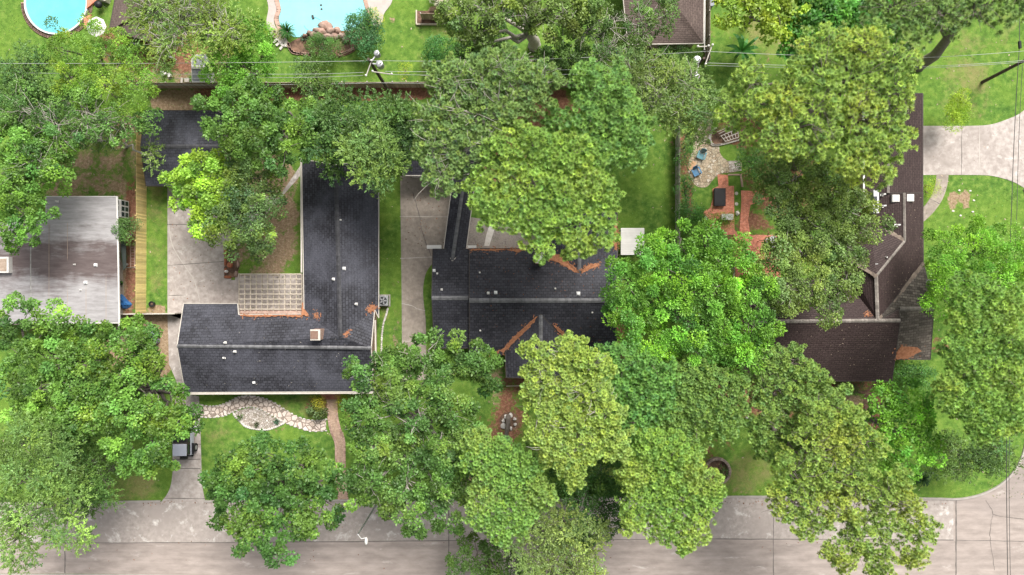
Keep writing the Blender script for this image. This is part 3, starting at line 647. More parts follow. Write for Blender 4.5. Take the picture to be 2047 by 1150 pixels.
ml = roof(h2, [[(865, 498, 2.65), (940, 498, 2.65), (940, 596, zb), (863, 596, zb)], [(863, 596, zb), (940, 596, zb), (940, 696, 2.65), (868, 696, 2.65)]], M_H2ROOF, M_DARKTRIM)
cap(m2, [(938, 601, za + .02), (1228, 601, za + .02)], M_CAP, .42); cap(ml, [(863, 596, zb + .02), (936, 596, zb + .02)], M_CAP, .4)
cap(gf, [(1081, 630, zg + .02), (1081, 757, zg + .02)], M_CAP, .36); cap(gb, [(1160, 426, 4.17), (1158, 543, 3.8)], M_CAP, .36)
walls(h2, [(877, 508), (1225, 508), (1225, 694), (1145, 696), (1145, 735), (1022, 735), (1022, 696), (880, 690)], E, M_BRICKWALL, 2.5)
walls(h2, [(1110, 435), (1222, 435), (1222, 505), (1110, 505)], E, M_BRICKWALL, 2.52)
gable(h2, (938, 497, E), (938, 601, za), (938, 708, E), M_SIDING, (.05, 0)); gable(h2, (1235, 497, E), (1228, 601, za), (1235, 705, E), M_SIDING, (-.4, 0))
gable(h2, (865, 498, 2.65), (863, 596, zb), (868, 696, 2.65), M_SIDING, (.4, 0)); gable(h2, (1012, 755, 2.75), (1081, 757, zg), (1156, 755, 2.75), M_SIDING, (0, .8)); gable(h2, (1100, 425, 2.85), (1160, 425, 4.15), (1234, 425, 2.85), M_SIDING, (0, -.4))
bw = roof(h2, [[(907, 345, 2.5), (887, 497, 2.5), (904, 522, 3.1), (929, 350, 3.1)], [(929, 350, 3.1), (904, 522, 3.1), (932, 497, 2.5), (952, 345, 2.5)]], M_H2ROOF, M_GUTTER, 0.16)
cap(bw, [(929, 352, 3.13), (904, 520, 3.13)], M_CAP, .34)
for t in (0, .33, .66, 1):
    for x0, x1 in ((907, 887), (950, 930)):
        q = P(x0 + (x1 - x0) * t + (6 if x0 < 920 else -6), 352 + 140 * t, 2.4); MB().box((q.x, q.y, 1.2), (.12, .12, 2.4)).build('post', M_WHITE, h2)
c = P(1078, 518, 3.6); ch = MB().box((c.x, c.y, 3.9), (.75, .95, 2.2)).build('chimney', M_BRICKWALL, m2)
MB().box((c.x, c.y + .05, 5.06), (.85, .95, .12)).build('chimney_cap', M_WHITE, ch)
for x, y, k, s in [(868, 541, 'turtle', .8), (874, 547, 'pipe', .7), (883, 579, 'pipe', .8), (959, 545, 'pipe', .6), (976, 586, 'pipe', 1), (991, 585, 'turtle', .9), (1156, 587, 'turtle', 1), (1110, 577, 'pipe', .6), (960, 661, 'pipe', .6), (1184, 625, 'pipe', .6), (1107, 470, 'cowl', 1)]: vent(m2, x, y, k, s)
MB().box(tuple(P(868, 494, 2.2)), (1.4, .35, .3)).build('eave_trim', M_WHITE, h2)
MB().box(tuple(P(941, 494, 2.2)), (1.1, .3, .3)).build('eave_trim', M_WHITE, h2)
for wx, wy in ((1050, 735), (1115, 735), (970, 696), (1190, 694)): p = P(wx, wy, E); window(h2, p.x, p.y - .02, 1.4, 1.6, 1.2, 0)
p = P(1085, 735, E); door(h2, p.x, p.y - .03, 0)
h2g = thing('rear_garage', 'garage under dark roof at the head of the side driveway, mostly hidden by pines', 'garage', P(890, 305, 0))
gg = roof(h2g, [[(806, 258, 2.6), (965, 258, 2.6), (962, 302, 3.5), (800, 302, 3.5)], [(800, 302, 3.5), (962, 302, 3.5), (965, 351, 2.6), (806, 351, 2.6)]], M_H2ROOF, M_GUTTER)
walls(h2g, [(812, 265), (958, 265), (958, 345), (812, 345)], 2.6, M_SIDING, 2.45); cap(gg, [(800, 302, 3.52), (962, 302, 3.52)], M_CAPD)
gable(h2g, (806, 258, 2.6), (800, 302, 3.5), (806, 351, 2.6), M_SIDING, (.3, 0)); gable(h2g, (965, 258, 2.6), (962, 302, 3.5), (965, 351, 2.6), M_SIDING, (-.3, 0))
p = P(850, 345, 2.6); MB().box((p.x, p.y - .03, 1.1), (3.2, .1, 2.1)).build('garage_door', M_WHITE, h2g)
# --- right-hand house
h3 = thing('brown_roofed_house', 'sprawling corner house with dark brown roof, worn ridge lines and two skylights', 'house', P(1740, 560, 0))
zt = 5.15; z1 = 3.85
m3 = roof(h3, [[(1485, 762, E), (1783, 762, E), (1800, 641, zt), (1755, 641, zt), (1500, 643, zt)],
               [(1500, 643, zt), (1755, 641, zt), (1690, 560, 3.0), (1500, 552, 2.9)],
               [(1845, 386, E), (1808, 386, z1), (1809, 482, z1), (1752, 552, zt), (1755, 641, zt), (1846, 524, E)],
               [(1755, 641, zt), (1752, 552, zt), (1690, 515, 3.4), (1690, 560, 3.0)],
               [(1808, 386, z1), (1738, 386, 2.85), (1738, 440, 2.85), (1809, 482, z1)],
               [(1809, 482, z1), (1738, 440, 2.85), (1690, 490, 3.0), (1690, 515, 3.4), (1752, 552, zt)],
               [(1755, 641, zt), (1800, 641, zt), (1797, 618, 4.75)]], M_BROWNROOF, M_DARKTRIM)
n3 = roof(h3, [[(1845, 187, 2.75), (1778, 187, 3.6), (1776, 386, 3.6), (1845, 386, 2.75)], [(1778, 187, 3.6), (1727, 187, 2.75), (1727, 386, 2.75), (1776, 386, 3.6)]], M_BROWNROOF, M_DARKTRIM)
s3 = roof(h3, [[(1846, 524, E), (1758, 638, 5.0), (1797, 617, 4.55), (1867, 617, 4.4)], [(1797, 617, 4.55), (1800, 641, 4.3), (1789, 719, 2.8), (1860, 719, 2.8), (1867, 617, 4.4)]], M_OLDROOF, M_DARKTRIM)
for pth in ([(1500, 643, zt + .03), (1755, 641, zt + .03), (1800, 641, zt + .03)], [(1755, 638, zt + .03), (1752, 552, zt + .03)]): cap(m3, pth, M_CAPB, .34)
cap(m3, [(1752, 552, zt + .03), (1809, 482, z1 + .03), (1808, 386, z1 + .03)], M_CAPB, .24); cap(s3, [(1799, 617, 4.58), (1867, 617, 4.43)], M_CAPB, .36)
cap(n3, [(1776, 386, 3.62), (1778, 187, 3.62)], M_CAPB, .24)
for a, b in (((1757, 638), (1847, 526)), ((1752, 553), (1700, 520)), ((1808, 481), (1740, 442))):
    n_ = 16; vb = MB()
    for i in range(n_):
        q, nn = onroof(a[0] + (b[0] - a[0]) * i / n_, a[1] + (b[1] - a[1]) * i / n_); q2, _ = onroof(a[0] + (b[0] - a[0]) * (i + 1) / n_, a[1] + (b[1] - a[1]) * (i + 1) / n_)
        vb.beam(q + Vector((0, 0, .02)), q2 + Vector((0, 0, .02)), .35 * random.uniform(.7, 1.3), .05, random.uniform(.7, 1.1))
    vb.build('valley_flashing', pmat('weathered_valley', (0.15, 0.12, 0.105), (0.32, 0.25, 0.20), 3, .9), m3)
walls(h3, [(1500, 565), (1700, 565), (1700, 500), (1742, 450), (1742, 395), (1738, 200), (1835, 200), (1835, 520), (1850, 620), (1850, 705), (1790, 705), (1775, 748), (1500, 748)], E, M_BRICKWALL, 2.5)
gable(h3, (1783, 762, E), (1800, 641, zt), (1783, 560, 3.6), M_SIDING, (-.2, 0)); gable(h3, (1846, 524, E), (1867, 617, 4.4), (1860, 719, 2.8), M_SIDING, (-.25, 0)); gable(h3, (1485, 762, E), (1500, 643, zt), (1500, 552, 2.9), M_SIDING, (.4, 0))
gable(h3, (1845, 187, 2.75), (1778, 187, 3.6), (1727, 187, 2.75), M_SIDING, (0, -.4))
for x, y in ((1789, 397), (1818, 396)):
    q, nn = onroof(x, y); sl = MB().box((q.x, q.y, q.z + .08), (.72, .72, .22), 0, 1, .92).build('skylight', M_WHITE, m3); MB().box((q.x, q.y, q.z + .2), (.5, .5, .06)).build('pane', M_LIGHTMETAL, sl)
q, nn = onroof(1743, 405); dm = MB(); dm.box((q.x, q.y, q.z + .35), (.5, 2.2, .9)); do = dm.build('roof_dormer', M_METAL, m3)
MB().box((q.x - .1, q.y + .1, q.z + .82), (.3, .75, .05)).build('pane', M_GLASS, do)
for x, y, k, s in [(1762, 390, 'cowl', 1), (1762, 413, 'cowl', 1.1), (1790, 451, 'cowl', 1.1), (1750, 530, 'turtle', 1.2), (1770, 515, 'pipe', .8), (1600, 590, 'pipe', .8)]: vent(m3, x, y, k, s)
for wx in (1700, 1745): p = P(wx, 748, E); window(h3, p.x, p.y - .02, 1.4, 1.5, 1.2, 0)
for wy in (300, 450): p = P(1835, wy, E); window(h3, p.x + .02, p.y, 1.4, 1.6, 1.2, R(90))
p = P(1835, 360, E); door(h3, p.x + .03, p.y, R(90))
a, b = P(1726, 200, 2.72), P(1727, 384, 2.72); MB().beam(a, b, .2, .12).build('gutter', M_WHITE, h3)
# --- far left house
def streaked_roof():
    m = bpy.data.materials.new('streaked_roofing'); ns, ls = nodes(m); b = ns['Principled BSDF']; b.inputs['Roughness'].default_value = 0.5
    co = coords(ns, ls, (0.28, 1.5, 1)); wc = coords(ns, ls)
    n1 = noise(ns, ls, co, 0.55, 7, 0.65, 0.4); n2 = noise(ns, ls, co, 2.4, 7, 0.7); n3 = noise(ns, ls, wc, 0.7, 6, 0.65)
    sx = ns.new('ShaderNodeSeparateXYZ'); ls.new(wc, sx.inputs[0])
    band = mathn(ns, ls, 'ABSOLUTE', mathn(ns, ls, 'SUBTRACT', sx.outputs[1], 2.6))      # brown in a band along the roof, pale grey away from it
    band = mathn(ns, ls, 'MULTIPLY', band, 0.11)
    a = mathn(ns, ls, 'ADD', mathn(ns, ls, 'ADD', mathn(ns, ls, 'MULTIPLY', n1.outputs[0], 0.9), mathn(ns, ls, 'MULTIPLY', n3.outputs[0], 0.35)), band)
    r = ramp(ns, [(0.74, (0, 0, 0)), (0.96, (1, 1, 1))]); ls.new(a, r.inputs[0])
    c1 = ramp(ns, [(0.3, (0.085, 0.060, 0.058)), (0.7, (0.165, 0.130, 0.128))]); ls.new(n2.outputs[0], c1.inputs[0])
    c2 = ramp(ns, [(0.3, (0.27, 0.255, 0.26)), (0.7, (0.46, 0.445, 0.455))]); ls.new(n2.outputs[0], c2.inputs[0])
    ls.new(mixc(ns, ls, r.outputs[0], c1.outputs[0], c2.outputs[0]), b.inputs['Base Color']); return m
M_FLATROOF = streaked_roof()
h0 = thing('grey_roofed_house', 'long low house with streaked grey brown roof at the left edge', 'house', P(100, 540, 0))
zf = 3.75
f0 = roof(h0, [[(238, 646, 2.9), (233, 393, 2.9), (92, 393, 3.5), (92, 441, 3.5), (61, 441, zf), (61, 646, zf)], [(61, 646, zf), (61, 441, zf), (-150, 441, 2.9), (-150, 646, 2.9)]], M_FLATROOF, M_WHITE, .22)
cap(f0, [(61, 442, zf + .01), (61, 645, zf + .01)], pmat('pale_ridge', (.36, .35, .34), (.48, .47, .46), 3), .12)
walls(h0, [(209, 634), (206, 410), (110, 410), (110, 450), (-140, 450), (-140, 640)], 2.9, M_SIDING, 2.68)
gable(h0, (238, 646, 2.9), (61, 646, zf), (-150, 646, 2.9), M_SIDING, (0, .3)); 
for x, y, k, s in [(192, 530, 'turtle', .9), (172, 565, 'turtle', .9), (150, 529, 'pipe', .6), (162, 580, 'pipe', .6), (115, 403, 'pipe', .8)]: vent(f0, x, y, k, s)
q, nn = onroof(12, 530); cu = MB().box((q.x - .3, q.y, q.z + .25), (1.9, 1.5, .6)).build('roof_curb', M_WHITE, f0); MB().box((q.x - .3, q.y, q.z + .57), (1.5, 1.15, .08)).build('curb_lid', M_OWOOD, cu)
p = P(241, 418, 1.4); bwn = MB(); bwn.box((p.x - .25, p.y, 1.35), (1.25, 1.7, 1.5)); bwo = bwn.build('bay_window', M_WHITE, h0)
pp = MB()
for k in range(2):
    for j in range(3): pp.box((p.x + .38, p.y - .55 + j * .55, 1.0 + k * .65), (.04, .42, .5))
for j in range(3): pp.box((p.x + .02, p.y - .55 + j * .55, 2.11), (.45, .4, .03))
pp.build('pane', M_GLASS, bwo)
MB().beam(tuple(P(234.5, 393, 2.86)), tuple(P(239, 660, 2.86)), .12, .1).build('gutter', M_WHITE, h0)
for x in (98, 135, 172, 212): 
    a, _ = onroof(x, 446); b, _ = onroof(x, 640); MB().beam(a + Vector((0, 0, .006)), b + Vector((0, 0, .006)), .03, .01).build('roof_seam', M_OWOOD, f0)
# --- two roofs cut by the top edge
hn = thing('neighbour_house', 'hip roofed house with taupe shingles cut by the top edge, behind the north fence', 'house', P(1330, 20, 0))
nr = roof(hn, [[(1255, 89, E), (1406, 87, E), (1345, 0, 4.1), (1300, -10, 4.1), (1245, -10, 4.1)], [(1406, 87, E), (1412, -300, E), (1345, -220, 4.1), (1345, 0, 4.1)], [(1245, -10, 4.1), (1300, -10, 4.1), (1345, 0, 4.1), (1345, -220, 4.1), (1230, -220, E)]], M_ROOFN, M_GUTTER)
walls(hn, [(1265, 78), (1395, 78), (1400, -280), (1245, -200)], E, M_SIDING, 2.6); q, nn = onroof(1334, 24)
MB().lathe((q.x, q.y, q.z), [(.12, 0), (.12, .35), (.26, .38), (.24, .55), (.05, .66)], 14).build('roof_vent', M_WHITE, hn)
hm = thing('poolside_house', 'plum brown hip roof corner between the round pool and the big pale branched tree', 'house', P(260, 0, 0))
roof(hm, [[(240, -60, E), (218, 62, E), (262, 36, 3.6), (300, -60, 4.6)], [(218, 62, E), (330, 90, E), (345, 0, 3.9), (262, 36, 3.6)], [(262, 36, 3.6), (345, 0, 3.9), (360, -60, 4.6), (300, -60, 4.6)]], M_ROOFN, M_DARKTRIM)
walls(hm, [(248, -50), (228, 52), (320, 80), (350, -50)], E, M_SIDING, 2.6)
# --- small grey shed
sh = thing('garden_shed', 'small grey gable shed with a white ridge band behind the wooden back fence', 'shed', P(397, 140, 0))
sr = roof(sh, [[(384, 110, 2.1), (414, 110, 2.1), (413, 132, 2.6), (383, 132, 2.6)], [(383, 132, 2.6), (413, 132, 2.6), (414, 164, 2.0), (384, 164, 2.0)]], pmat('shed_roofing', (.26, .27, .30), (.36, .37, .40), 4, .6), M_WHITE, .1)
cap(sr, [(383, 134, 2.6), (413, 134, 2.6)], M_WHITE, .36); walls(sh, [(387, 115), (411, 115), (411, 159), (387, 159)], 2.0, M_LIGHTMETAL, 1.95)
# --- white ribbed patio cover
cv = thing('patio_cover', 'white ribbed metal patio cover beside the middle house and the pale lawn', 'patio cover', P(1263, 480, 0))
b = MB(); p0, p1 = P(1241, 457, 2.4), P(1288, 457, 2.4); p2 = P(1241, 510, 2.4)
n_ = 15
for i in range(n_):
    y = p0.y + (p2.y - p0.y) * (i + .5) / n_; b.box(((p0.x + p1.x) / 2, y, 2.4), (p1.x - p0.x, abs(p2.y - p0.y) / n_ * .8, .07), 0, random.uniform(.9, 1.02)); b.box(((p0.x + p1.x) / 2, y + .08, 2.36), (p1.x - p0.x - .02, .1, .05))
b.build('ribbed_panel', M_WHITE, cv)
for x, y in ((p0.x + .1, p0.y - .1), (p1.x - .1, p0.y - .1), (p1.x - .1, p2.y + .1), (p0.x + .1, p2.y + .1)): MB().box((x, y, 1.17), (.09, .09, 2.33)).build('post', M_WHITE, cv)
# --- pergola
pg = thing('pergola', 'pale slatted wooden pergola over the patio in the corner of the left house', 'pergola', P(540, 590, 0))
a, b_ = P(478, 548, 2.5), P(604, 628, 2.5)
lat = MB()
for i in range(12):
    x = a.x + (b_.x - a.x) * i / 11; lat.box((x, (a.y + b_.y) / 2, 2.5), (.055, a.y - b_.y, .14), 0, random.uniform(.8, 1.1))
lat.build('rafters', M_PWOOD, pg); lat = MB()
for i in range(9):
    y = b_.y + (a.y - b_.y) * i / 8; lat.box(((a.x + b_.x) / 2, y, 2.62), (b_.x - a.x, .08, .08), 0, random.uniform(.8, 1.1))
lat.build('slats', M_PWOOD, pg)
for x, y in ((a.x + .1, a.y - .1), (a.x + .1, b_.y + .1), ((a.x + b_.x) / 2, a.y - .1)): MB().box((x, y, 1.2), (.12, .12, 2.4)).build('post', M_PWOOD, pg)

# needle drifts on the roofs
for pts, lb in [([(607, 604), (612, 604), (616, 618), (622, 628), (618, 634), (610, 630), (600, 634), (560, 633), (500, 634), (480, 632), (480, 630), (560, 630), (606, 630)], 'orange needle drift in the inner corner of the left house roof beside the pergola'),
                ([(630, 626), (637, 630), (635, 637), (628, 632)], 'tiny rust coloured needle clump up the slope from the pergola'),
                ([(746, 610), (752, 613), (748, 620), (738, 624), (733, 623), (740, 614)], 'needle clump at the top of the valley near the air conditioner'),
                ([(694, 661), (698, 664), (690, 671), (686, 670)], 'small needle clump low in the valley of the left house'),
                ([(1074, 632), (1068, 645), (1045, 668), (1025, 688), (1006, 706), (975, 710), (950, 709), (985, 705), (1005, 698), (1028, 672), (1050, 652)], 'long diagonal orange needle drift along the left front valley of the middle house'),
                ([(1106, 650), (1112, 652), (1132, 670), (1148, 694), (1140, 692), (1126, 674)], 'thin needle drift down the right front valley of the middle house'),
                ([(1096, 502), (1104, 500), (1120, 512), (1140, 526), (1158, 542), (1157, 546), (1145, 543), (1130, 533), (1112, 524), (1095, 520)], 'orange needle drift in the back left valley beside the chimney'),
                ([(1162, 542), (1175, 530), (1190, 527), (1199, 530), (1192, 535), (1178, 538), (1162, 547)], 'needle drift on the back right valley of the middle house'),
                ([(1227, 440), (1234, 442), (1234, 500), (1228, 498), (1226, 470)], 'straight needle strip along the eave by the white patio cover'),
                ([(935, 498), (1050, 498), (1052, 500), (1035, 505), (1012, 500), (980, 502), (945, 500)], 'thin red needle line along the rear eave above the pebble patio'),
                ([(1790, 718), (1792, 706), (1802, 692), (1830, 694), (1852, 690), (1850, 700), (1838, 704), (1826, 712), (1812, 718)], 'broad orange needle mat on the low right corner of the brown roof'),
                ([(1728, 628), (1734, 626), (1738, 632), (1732, 631)], 'tiny needle clump near the long brown ridge')]: litter(pts, lb)

def debris(label, n, poly, mat, seed, lo=.03, hi=.09):
    g = random.Random(seed); m = MB(); xs = [p[0] for p in poly]; ys = [p[1] for p in poly]; k = 0
    while k < n:
        x, y = g.uniform(min(xs), max(xs)), g.uniform(min(ys), max(ys))
        if not inpoly(x, y, poly): continue
        q, nn = onroof(x, y); m.box(tuple(q + nn * .02), (g.uniform(lo, hi) * 1.7, g.uniform(lo, hi) * .6, .012), g.uniform(0, 3.1), g.uniform(.15, .75)); k += 1
    tag(m.build('leaf_litter', mat), label, 'leaf litter', kind='stuff')
debris('pale leaf flecks scattered over the big brown roof slope', 90, [(1555, 650), (1795, 650), (1780, 758), (1500, 758)], M_OWOOD, 4)
debris('flecks and twigs scattered over the east slope of the brown roof', 70, [(1812, 390), (1842, 390), (1842, 520), (1765, 620), (1758, 560), (1812, 490)], M_OWOOD, 5)
debris('needle flecks scattered over the middle house roof', 150, [(945, 505), (1225, 505), (1225, 595), (945, 595)], M_NEEDLE, 6)
debris('needle flecks scattered over the front slope of the middle house', 60, [(945, 610), (1225, 610), (1225, 690), (1000, 700), (950, 700)], M_NEEDLE, 7)
debris('few pale flecks on the left house roof', 60, [(380, 620), (600, 640), (740, 700), (740, 775), (380, 775)], M_GUTTER, 8, .03, .08)

# ------------------------------------------------------------------ foliage
def mesh_quads(name, V, col, mat, parent):
    """V: (n,4,3) quads, col: (n,4,3) or (n,3)"""
    n = len(V); off = np.array(parent['_w'], np.float32)
    me = bpy.data.meshes.new(name); me.vertices.add(n * 4)
    me.vertices.foreach_set('co', (V.reshape(-1, 3) - off).astype(np.float32).ravel())
    me.loops.add(n * 4); me.loops.foreach_set('vertex_index', np.arange(n * 4, dtype=np.int32))
    me.polygons.add(n); me.polygons.foreach_set('loop_start', np.arange(0, n * 4, 4, dtype=np.int32)); me.update()
    if col.ndim == 2: col = np.repeat(col[:, None, :], 4, 1)
    c = np.ones((n * 4, 4), np.float32); c[:, :3] = np.clip(col.reshape(-1, 3), 0, 1)
    me.attributes.new('Col', 'FLOAT_COLOR', 'POINT').data.foreach_set('color', c.ravel())
    me.materials.append(mat); o = bpy.data.objects.new(name, me); COL.objects.link(o); o.parent = parent; return o
def unit(a): return a / (np.linalg.norm(a, axis=-1, keepdims=True) + 1e-9)
def leaf_quads(C, D, N, L, W, g):
    """kite leaves from base C along D, face normal about N"""
    D = unit(D); U = unit(np.cross(N, D)); L = L[:, None]; W = W[:, None]
    mid = C + D * L * .45
    return np.stack([C, mid + U * W * .5, C + D * L, mid - U * W * .5], 1)
def sphere(n, g): return unit(g.normal(size=(n, 3)))

STY = {  # leaf length, width, leaves per clump, clump radius, clumps per square metre
    'oak':     (.25, .17, 150, .60, 1.6),
    'bright':  (.235, .115, 235, .66, 1.6),
    'feather': (.23, .09, 190, .80, 1.5),
    'pine':    (.34, .05, 0, .85, .0),
    'shrub':   (.22, .14, 60, .38, 3.2),
    'big':     (.36, .25, 70, .58, 1.9),
}
def crown_clumps(lobes, z, dens, g, gap=0.0, ragged=.24, sep=.5, lf=1.0):
    """clump centres spread through rounded lobes seen from above"""
    W = []
    if z > 7:      # side boughs of uneven length break the outline
        ex = []
        for l in lobes:
            for _ in range(3):
                a = g.uniform(0, 6.28); f = g.uniform(.75, 1.12); ex.append((l[0] + math.cos(a) * l[2] * f, l[1] + math.sin(a) * l[2] * f, l[2] * g.uniform(.2, .36), (l[3] if len(l) > 3 else 0) - g.uniform(.2, 1.6)))
        lobes = [(l[0], l[1], l[2] * .93) + tuple(l[3:]) for l in lobes] + ex
    for l in lobes:
        x, y, r = l[:3]; r *= lf; zz = z + (l[3] if len(l) > 3 else 0); p = P(x, y, zz); rw = r / 20 * (CH - zz) / CH
        W.append((p.x, p.y, zz, rw, rw * (.62 if rw < 3 else .5)))
    out = []
    for i, (x, y, zt, r, h) in enumerate(W):
        n = max(5, int(math.pi * r * r * dens)); ph = g.uniform(0, 6.28, 4)
        th = g.uniform(0, 2 * np.pi, n); rr = r * np.sqrt(g.uniform(0, 1, n))
        edge = 1 + ragged * (np.sin(3 * th + ph[0]) * .5 + np.sin(5 * th + ph[1]) * .35 + np.sin(9 * th + ph[2]) * .3) + g.normal(0, .05, n)
        edge = edge * np.where(g.uniform(0, 1, n) < .10, g.uniform(1.0, 1.25, n), 1)
        q = rr / r; zz = zt - h + h * np.sqrt(np.clip(1 - q * q, 0, 1)) + g.normal(0, .34, n)
        zz += .5 * min(1, r / 3) * np.sin((x + rr * np.cos(th)) * 2.3 + ph[1]) * np.sin((y + rr * np.sin(th)) * 2.1 + ph[2])
        low = g.uniform(0, 1, n) < .25; zz = np.where(low, zz - g.uniform(.6, 2.2, n) * min(1, r / 4), zz)
        c = np.stack([x + rr * edge * np.cos(th), y + rr * edge * np.sin(th), zz], -1)
        nx_ = np.stack([np.cos(th) * q, np.sin(th) * q, np.sqrt(np.clip(1.15 - q * q, .05, 1.2))], -1)
        keep = np.ones(n, bool)
        for j, (x2, y2, zt2, r2, h2) in enumerate(W):
            if j == i: continue
            d2 = ((c[:, 0] - x2) ** 2 + (c[:, 1] - y2) ** 2) / (r2 * r2)
            top = zt2 - h2 + h2 * np.sqrt(np.clip(1 - d2, 0, 1))
            keep &= ~((d2 < .8) & (c[:, 2] < top - .9) & (g.uniform(0, 1, n) < .8))
            keep &= ~((d2 < .75) & (j < i) & (np.abs(c[:, 2] - top) < .9) & (g.uniform(0, 1, n) < .55))
        if gap: # open patches where branches and ground show through
            f = np.sin(c[:, 0] * 1.9 + ph[0]) * np.sin(c[:, 1] * 2.1 + ph[1]) + .5 * np.sin(c[:, 0] * 4.3 + ph[2]) * np.sin(c[:, 1] * 3.7 + ph[3])
            keep &= ~(f > 1.0 - gap * 1.6)
        out.append(np.concatenate([c, nx_], 1)[keep])
    A = np.concatenate(out); A = A[g.permutation(len(A))]; A = A[np.argsort(-(A[:, 2] + g.normal(0, .3, len(A))), kind='stable')]
    ok = np.ones(len(A), bool); Pq = A[:, :3] * [1, 1, .8]
    for i in range(len(A)):        # keep sprays a little apart so dark gaps open between them
        if ok[i]:
            dd = ((Pq[i + 1:] - Pq[i]) ** 2).sum(1); ok[i + 1:] &= dd > sep * sep
    return A[ok], W
def foliage(kind, cl, col, g, scale=1.0, hue=.10, litness=1.0):
    L0, W0, m, rc, _ = STY[kind]; L0 *= scale; W0 *= scale; n = len(cl)
    C, N = cl[:, :3], unit(cl[:, 3:6]); col = np.array(col) * LEAF * [1.0, 1.0, .8]
    # real colour differences between sprays: older dark leaves, fresh yellow-green ones
    cc = col * (np.array([1.55, 1.55, 1.8]) if kind == 'pine' else 1.0) * np.exp(g.normal(0, .11 if kind == 'pine' else .24, (n, 1))); f = g.normal(0, hue, (n, 1)).clip(-.25, .25); cc = cc * (1 + f * np.array([[1.1, .55, -.6]]))
    if kind == 'pine':
        # needle tufts: shallow cups of needles round a brown twig tip
        t = 1; scale *= .7; rt = .43 * scale; T = n; k = 56; c2 = cc; tc = C
        ax = unit(N * .55 + [0, 0, .8] + g.normal(0, .22, (n, 3)))
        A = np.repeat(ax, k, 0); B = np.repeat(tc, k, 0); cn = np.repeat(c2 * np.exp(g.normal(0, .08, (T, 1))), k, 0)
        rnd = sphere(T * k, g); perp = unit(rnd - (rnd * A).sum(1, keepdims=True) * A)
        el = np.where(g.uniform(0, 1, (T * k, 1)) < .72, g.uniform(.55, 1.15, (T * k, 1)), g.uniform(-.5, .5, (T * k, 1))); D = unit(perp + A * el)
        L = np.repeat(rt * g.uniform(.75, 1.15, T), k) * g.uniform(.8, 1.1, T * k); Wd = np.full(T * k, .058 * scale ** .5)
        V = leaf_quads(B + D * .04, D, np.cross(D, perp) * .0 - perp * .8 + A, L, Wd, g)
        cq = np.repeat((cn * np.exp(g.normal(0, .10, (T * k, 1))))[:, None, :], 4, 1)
        cq[:, 0] = cq[:, 0] * .2 + np.array([.045, .035, .02]) * .8      # brown bundle sheaths, darkened further to paint shade into the tuft centres
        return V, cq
    if kind == 'feather':
        m2 = m; base = np.repeat(C, m2, 0); nn = np.repeat(N, m2, 0)
        a = g.uniform(0, 6.28, (n, 1)); k = 6; sp = a[:, None] if False else None
        ang = np.repeat(g.uniform(0, 6.28, n), m2) + g.integers(0, 6, n * m2) * 1.05 + g.normal(0, .10, n * m2)
        s = g.uniform(.1, 1.25, n * m2) * rc
        dirs = np.stack([np.cos(ang), np.sin(ang), .25 - .35 * s / rc], -1) + nn * .25; dirs = unit(dirs)
        pos = base + dirs * s[:, None] + g.normal(0, .05, (n * m2, 3)); D = unit(dirs + g.normal(0, .55, (n * m2, 3)))
        nr = unit(np.array([0, 0, 1.]) + g.normal(0, .45, (n * m2, 3)))
        V = leaf_quads(pos, D, nr, L0 * g.uniform(.7, 1.2, n * m2), W0 * g.uniform(.8, 1.2, n * m2), g)
        return V, np.repeat(cc, m2, 0) * np.exp(g.normal(0, .18, (n * m2, 1)))
    base = np.repeat(C, m, 0); nn = np.repeat(N, m, 0)
    cr = np.repeat(rc * g.uniform(.65, 1.25, n), m)[:, None]
    d = unit(sphere(n * m, g) + nn * .35 + [0, 0, .25]); rad = g.uniform(.45, 1.0, (n * m, 1)) ** .6
    lump = 1 + .22 * np.sin(d[:, :1] * 7 + base[:, :1] * 3) * np.sin(d[:, 1:2] * 7 + base[:, 1:2] * 3)
    pos = base + d * cr * rad * lump * [1, 1, .72]
    nr = unit(d * .45 + np.array([0, 0, .55]) + g.normal(0, .42, (n * m, 3)))
    D = unit(np.cross(nr, sphere(n * m, g)) + d * (.7 if kind == 'bright' else .3))
    V = leaf_quads(pos, D, nr, L0 * scale * g.uniform(.7, 1.25, n * m), W0 * scale * g.uniform(.75, 1.2, n * m), g)
    return V, np.repeat(cc, m, 0) * np.exp(g.normal(0, .17, (n * m, 1)))
def limb(mb, a, b, r0, r1, g, sag=.12, n=5, sides=5):
    a, b = np.array(a), np.array(b); L = np.linalg.norm(b - a); off = g.normal(0, sag * L * .5, 3); off[2] = abs(off[2]) * .5
    pts = []; 
    for i in range(n + 1):
        t = i / n; pts.append(Vector(a * (1 - t) + b * t + off * math.sin(math.pi * t) + (g.normal(0, .02 * L, 3) if 0 < i < n else 0)))
    mb.tube(pts, [r0 + (r1 - r0) * i / n for i in range(n + 1)], sides); return pts
SEED = [100]
LEAF = 1.75      # overall leaf reflectance
